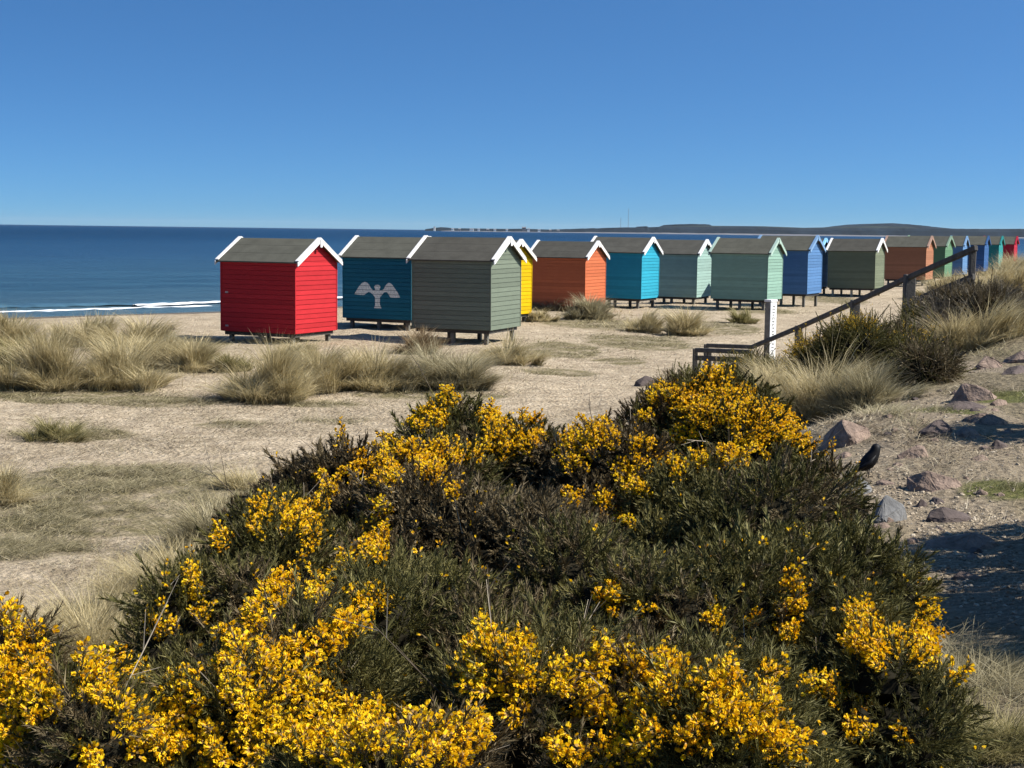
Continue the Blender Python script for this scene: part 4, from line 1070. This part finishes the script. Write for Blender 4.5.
def bush(label, px, py, Y, rx, ry, hgt, green, seed, dens=1.0, flower=1.0, world=None, mats=None, name="gorse_bush", mask=True, cat="gorse bush", group="gorse bushes in the foreground", shoot_len=.056, blossom_mat=None, lump=.2):
    rg = np.random.default_rng(seed)
    top = np.array(world) if world is not None else at_depth(px, py, Y)
    gz = float(ground_z(top[0], top[1])[0]); H = max(.35, top[2] - gz)
    base = np.array([top[0], top[1], gz])
    t = empty(name, base); tag(t, label, cat, group)
    # lobes: a main dome and lumps over it
    cz = gz + H * .42
    lobes = [(np.array([top[0], top[1], cz]), np.array([rx, ry, H * .58]) * .92)]
    for k in range(46):
        a = rg.uniform(0, 2 * np.pi); e = rg.uniform(.0, 1.35)
        d = np.array([np.cos(a) * np.cos(e), np.sin(a) * np.cos(e), np.sin(e)])
        c1 = lobes[0][0] + d * lobes[0][1] * rg.uniform(.8, .98)
        r_ = (rg.uniform(.75, 1.2) if k < 12 else rg.uniform(.34, .6)) * lump * min(1.3, (rx + ry))
        lobes.append((c1, np.array([r_, r_, r_ * rg.uniform(.8, 1.15)])))
    Pn, Nn = [], []
    for li, (c1, r_) in enumerate(lobes):
        area = 4 * np.pi * ((r_[0] * r_[1]) ** 1.6 / 3 + (r_[0] * r_[2]) ** 1.6 / 3 + (r_[1] * r_[2]) ** 1.6 / 3) ** (1 / 1.6)
        n = int(area * 2000 * dens * (4.0 / max(2.4, top[1])) ** .7)
        u = rg.normal(0, 1, (n, 3)); u /= np.linalg.norm(u, axis=1, keepdims=True)
        p = c1 + u * r_; nn = u / r_; nn /= np.linalg.norm(nn, axis=1, keepdims=True)
        ok = p[:, 2] > gz + .03
        for lj, (c2, q_) in enumerate(lobes):
            if lj != li: ok &= (((p - c2) / q_) ** 2).sum(1) > .86
        p, nn = p[ok], nn[ok]
        Pn.append(p); Nn.append(nn)
    P = np.concatenate(Pn); Nr = np.concatenate(Nn)
    n = len(P)
    P = P - Nr * (rg.random((n, 1)) ** 2 * .10 + .03)
    D = Nr * .9 + np.array([0, 0, .25]) + rg.normal(0, .5, (n, 3))
    sc = rg.uniform(.65, 1.25, n); sc[rg.random(n) < .04] *= 1.7
    R_ = rot_from_dir(D, rg.uniform(0, 6.28, n))
    near_f = np.clip(top[1] / 3.6, .8, 2.2)
    templ = [shoot_template(rg, 30, shoot_len, .024, .0015 * near_f) for _ in range(4)]
    which = rg.integers(0, 4, n)
    tips = P + D / np.linalg.norm(D, axis=1, keepdims=True) * (sc * shoot_len)[:, None] * .7
    u_, v_ = project(tips)
    wgt = np.zeros(n)
    if mask:
        for fx, fy, fr in FLOWERS:
            d2 = ((u_ - fx) ** 2 + ((v_ - fy) * .95) ** 2) / (fr * 1.13) ** 2
            wgt = np.maximum(wgt, np.clip(1.5 - d2, 0, 1))
        wgt = wgt * .93
    else:
        wgt = np.clip((fbm(P[:, 0] * 3.1, P[:, 1] * 3.1 + P[:, 2] * 2, seed % 50) - .12) * 3, 0, 1)
    isf = (rg.random(n) < wgt * flower)
    stray = (rg.random(n) < .016 * flower)
    # colour patches of living and dry shoots
    pn = fbm(P[:, 0] * 2.3 + 5, P[:, 1] * 2.3, seed % 13) + .7 * fbm(P[:, 2] * 4, P[:, 0] * 3, 5) + rg.normal(0, .16, n)
    isg = pn < np.interp(green, [0, 1], [-.7, .7])
    ms = mats or (M_spine_green, M_spine_brown)
    parts = []; mi = []
    F3 = []
    allV = []; allF = []; allM = []; off = 0
    for k in range(4):
        for gsel in (0, 1):
            s = (which == k) & (isg == bool(gsel))
            if not s.any(): continue
            V, F = scatter(templ[k][0], templ[k][1], P[s], R_[s], sc[s])
            allV.append(V); allF.append(F[0] + off); off += len(V); allM.append(np.full(len(F[0]), 0 if gsel else 1))
    V = np.concatenate(allV) - base; F = np.concatenate(allF); Mi = np.concatenate(allM)
    mesh_obj("foliage", V, [F], list(ms), t, mi=Mi)
    # blossom
    fidx = np.where(isf | stray)[0]
    if len(fidx):
        FP, FD, FS = [], [], []
        Dn = D / np.linalg.norm(D, axis=1, keepdims=True)
        for i in fidx:
            m_ = rg.integers(11, 20) if isf[i] else rg.integers(1, 6)
            L = shoot_len * sc[i]
            z = L * rg.uniform(.2, 1.25, m_); a = np.arange(m_) * 2.4 + rg.uniform(0, 6)
            tilt = rg.uniform(.5, 1.35, m_)
            loc = np.stack([np.cos(a) * np.sin(tilt), np.sin(a) * np.sin(tilt), np.cos(tilt)], 1)
            FD.append(loc @ R_[i].T); FP.append(P[i] + Dn[i] * z[:, None] + (loc @ R_[i].T) * .006); FS.append(rg.uniform(.0095, .0155, m_))
        FP = np.concatenate(FP); FD = np.concatenate(FD); FS = np.concatenate(FS)
        Rf = rot_from_dir(FD, rg.normal(np.pi / 2, .5, len(FP)))
        V1, F1 = scatter(FV, FF, FP, Rf, FS); V2, F2 = scatter(CV, CF, FP, Rf, FS)
        V = np.concatenate([V1, V2]) - base; F = np.concatenate([F1[0], F2[0] + len(V1)])
        mesh_obj("blossom", V, [F], [blossom_mat or M_petal, M_calyx], t, mi=np.concatenate([np.zeros(len(F1[0])), np.ones(len(F2[0]))]))
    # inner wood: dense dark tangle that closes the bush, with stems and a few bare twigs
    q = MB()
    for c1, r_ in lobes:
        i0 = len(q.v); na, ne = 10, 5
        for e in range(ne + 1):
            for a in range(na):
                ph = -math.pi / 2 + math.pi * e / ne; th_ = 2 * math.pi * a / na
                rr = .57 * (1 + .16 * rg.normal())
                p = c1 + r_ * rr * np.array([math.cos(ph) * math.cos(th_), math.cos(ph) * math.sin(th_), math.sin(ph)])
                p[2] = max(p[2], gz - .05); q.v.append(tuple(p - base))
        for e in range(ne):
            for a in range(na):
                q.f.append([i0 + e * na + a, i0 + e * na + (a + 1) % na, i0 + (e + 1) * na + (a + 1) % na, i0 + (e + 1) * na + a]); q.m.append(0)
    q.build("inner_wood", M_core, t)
    q = MB()
    for k in range(int(10 * dens) + 4):
        i = rg.integers(0, n); p0 = P[i] - base - Nr[i] * .12; d = Nr[i] * .4 + rg.normal(0, .35, 3) + np.array([0, 0, .35]); l = rg.uniform(.12, .3)
        pts = [p0, p0 + d * l * .5, p0 + d * l + rg.normal(0, .02, 3)]
        q.tube(pts, [.0022, .0017, .0008], 4, int(rg.random() < .45))
        for s2 in range(3):
            b1 = pts[1] + (pts[2] - pts[1]) * rg.random(); q.tube([b1, b1 + d * l * .25 + rg.normal(0, .04, 3)], [.0013, .0006], 3, int(rg.random() < .45))
    for k in range(5):
        a = rg.uniform(0, 6.28); e = lobes[1 + k][0] - base
        q.tube([(.05 * math.cos(a), .05 * math.sin(a), -.05), tuple(e * .5 + rg.normal(0, .02, 3)), tuple(e)], [.014, .010, .005], 6, 0)
    q.build("twigs", [M_twig, M_twig_pale], t)
    return t

BUSHES = [ # label, px, py, depth, rx, ry, height, green share, density, blossom
 ("narrow golden gorse bush cut by the left frame edge", 8, 632, 2.95, .20, .28, 1, .7, 1.0, 1.0),
 ("short gorse bush with golden heads second from the lower left corner", 108, 668, 2.75, .22, .28, 1, .6, 1.0, 1.0),
 ("gorse bush smothered in golden blossom at the lower left", 262, 640, 3.05, .34, .42, 1, .6, 1.0, 1.0),
 ("low golden gorse bush along the bottom edge left of centre", 385, 720, 2.55, .24, .26, 1, .6, 1.0, 1.0),
 ("grey brown gorse bush with few flowers on the left flank by dead grass", 222, 566, 4.0, .27, .4, 1, .35, 1.0, 1.0),
 ("brown gorse bush with bare tips at the back left corner", 312, 446, 5.7, .36, .5, 1, .15, 1.0, 1.0),
 ("dark gorse bush with scattered blossom left of the brown twiggy one", 305, 512, 4.7, .38, .5, 1, .6, 1.0, 1.0),
 ("gorse bush with dense blossom in the middle of the back left", 415, 446, 5.4, .36, .5, 1, .45, 1.0, 1.0),
 ("spiky topped gorse bush at the back centre against the sand", 490, 404, 6.2, .42, .5, 1, .5, 1.0, 1.0),
 ("brown twiggy gorse bush without blossom in the middle of the patch", 505, 492, 4.9, .42, .55, 1, .12, 1.0, 1.0),
 ("gorse bush with two blossom patches right of the brown twiggy one", 600, 425, 5.8, .34, .5, 1, .6, 1.0, 1.0),
 ("tallest blossoming gorse bush at the back right below the handrail", 722, 390, 6.2, .48, .5, 1, .7, 1.0, 1.0),
 ("dark green gorse bush in front of the tallest blossoming one", 736, 492, 5.0, .42, .6, 1, .72, 1.0, 1.0),
 ("dark green gorse bush reaching the path beside the grey boulders", 850, 545, 4.55, .29, .42, 1, .75, 1.0, 1.0),
 ("dark gorse bush without blossom left of centre above the bottom edge", 445, 590, 3.7, .38, .5, 1, .6, 1.0, 1.0),
 ("dark green gorse bush with one golden head right of centre", 640, 560, 4.0, .44, .55, 1, .7, 1.0, 1.0),
 ("gorse bush with golden heads in the middle of the bottom edge", 575, 668, 2.95, .32, .36, 1, .7, 1.0, 1.0),
 ("gorse bush with golden columns second from the right at the bottom", 740, 672, 2.95, .26, .36, 1, .7, 1.0, 1.0),
 ("gorse bush with tall golden spikes at the lower right beside the path", 878, 622, 3.4, .20, .36, 1, .7, 1.0, 1.0),
 ("dark green gorse bush between the lower right spikes and the grey boulders", 790, 578, 3.9, .32, .42, 1, .75, 1.0, 1.0),
]
for i, (lab, px, py, Y, rx, ry, h_, gr, dn, fl) in enumerate(BUSHES):
    wide = 1.0 if (px < 150 or px > 820 or px == 222) else 1.14
    if Y > 5: py = py + 9
    bush(lab, px, py, Y, rx * wide, ry * wide, h_, gr, 900 + i, dn, fl)
# scrub on the dune, further off
SCRUB = [
 ("olive gorse scrub with a few dull flowers below the middle handrail post", 872, 335, 18.0, .85, .9, (M_spine_olive, M_spine_brown), .7, .9),
 ("low yellow green gorse scrub at the bend of the handrail", 757, 366, 23, .5, .6, (M_spine_olive, M_spine_green), .8, .7),
 ("dark green scrub behind the tallest gorse at the foot of the steps", 700, 380, 20, .6, .7, (M_spine_green, M_spine_brown), .6, .1),
 ("dead brown scrub on the path side of the big grey marram", 925, 388, 15.5, .30, .45, (M_spine_olive, M_spine_brown), .5, 0),
 ("grey brown scrub on the dune crest behind the pale spiky tussock", 990, 300, 20.5, .7, .8, (M_spine_grey, M_spine_brown), .5, 0),
 ("brown scrub under the upper handrail", 935, 322, 20.5, .6, .8, (M_spine_grey, M_spine_olive), .5, .05),
]
for i, (lab, px, py, Y, rx, ry, ms, gr, fl) in enumerate(SCRUB):
    bush(lab, px, py, Y, rx, ry, 1, gr, 950 + i, .9, fl, mats=ms, name="dune_scrub", mask=False, cat="scrub bush", group="scrub bushes on the dune", shoot_len=.17, blossom_mat=M_petal_dull)
# tall bushes just right of the frame, whose shade falls across the path
bush("gorse bush standing right of the path and shading it", 0, 0, 0, .85, .9, 1, .6, 980, .35, .3, world=(3.75, 7.2, 3.05), mask=False, group="gorse bushes right of the path")
bush("low gorse bush nearest the camera on the right of the path", 0, 0, 0, .55, .95, 1, .6, 982, .35, .3, world=(3.2, 5.85, 2.9), mask=False, group="gorse bushes right of the path")
bush("gorse bush shading the dark boulder on the upper path", 0, 0, 0, .6, .6, 1, .6, 981, .35, .3, world=(4.75, 11.2, 2.85), mask=False, group="gorse bushes right of the path")

# ------------------------------------------------------------------ sea air
mt = bpy.data.materials.new("sea_air"); mt.use_nodes = True; nt = mt.node_tree; nt.nodes.clear()
o_ = nt.nodes.new("ShaderNodeOutputMaterial"); pv = nt.nodes.new("ShaderNodeVolumePrincipled")
pv.inputs['Color'].default_value = (.80, .88, .96, 1); pv.inputs['Density'].default_value = 1.1e-5; pv.inputs['Anisotropy'].default_value = .2
nt.links.new(pv.outputs[0], o_.inputs['Volume'])
q = MB(); q.box((-30000, -12000, -25), (30000, 30000, 130)); hz = q.build("haze", mt); tag(hz, "thin sea air", "haze", kind='stuff')
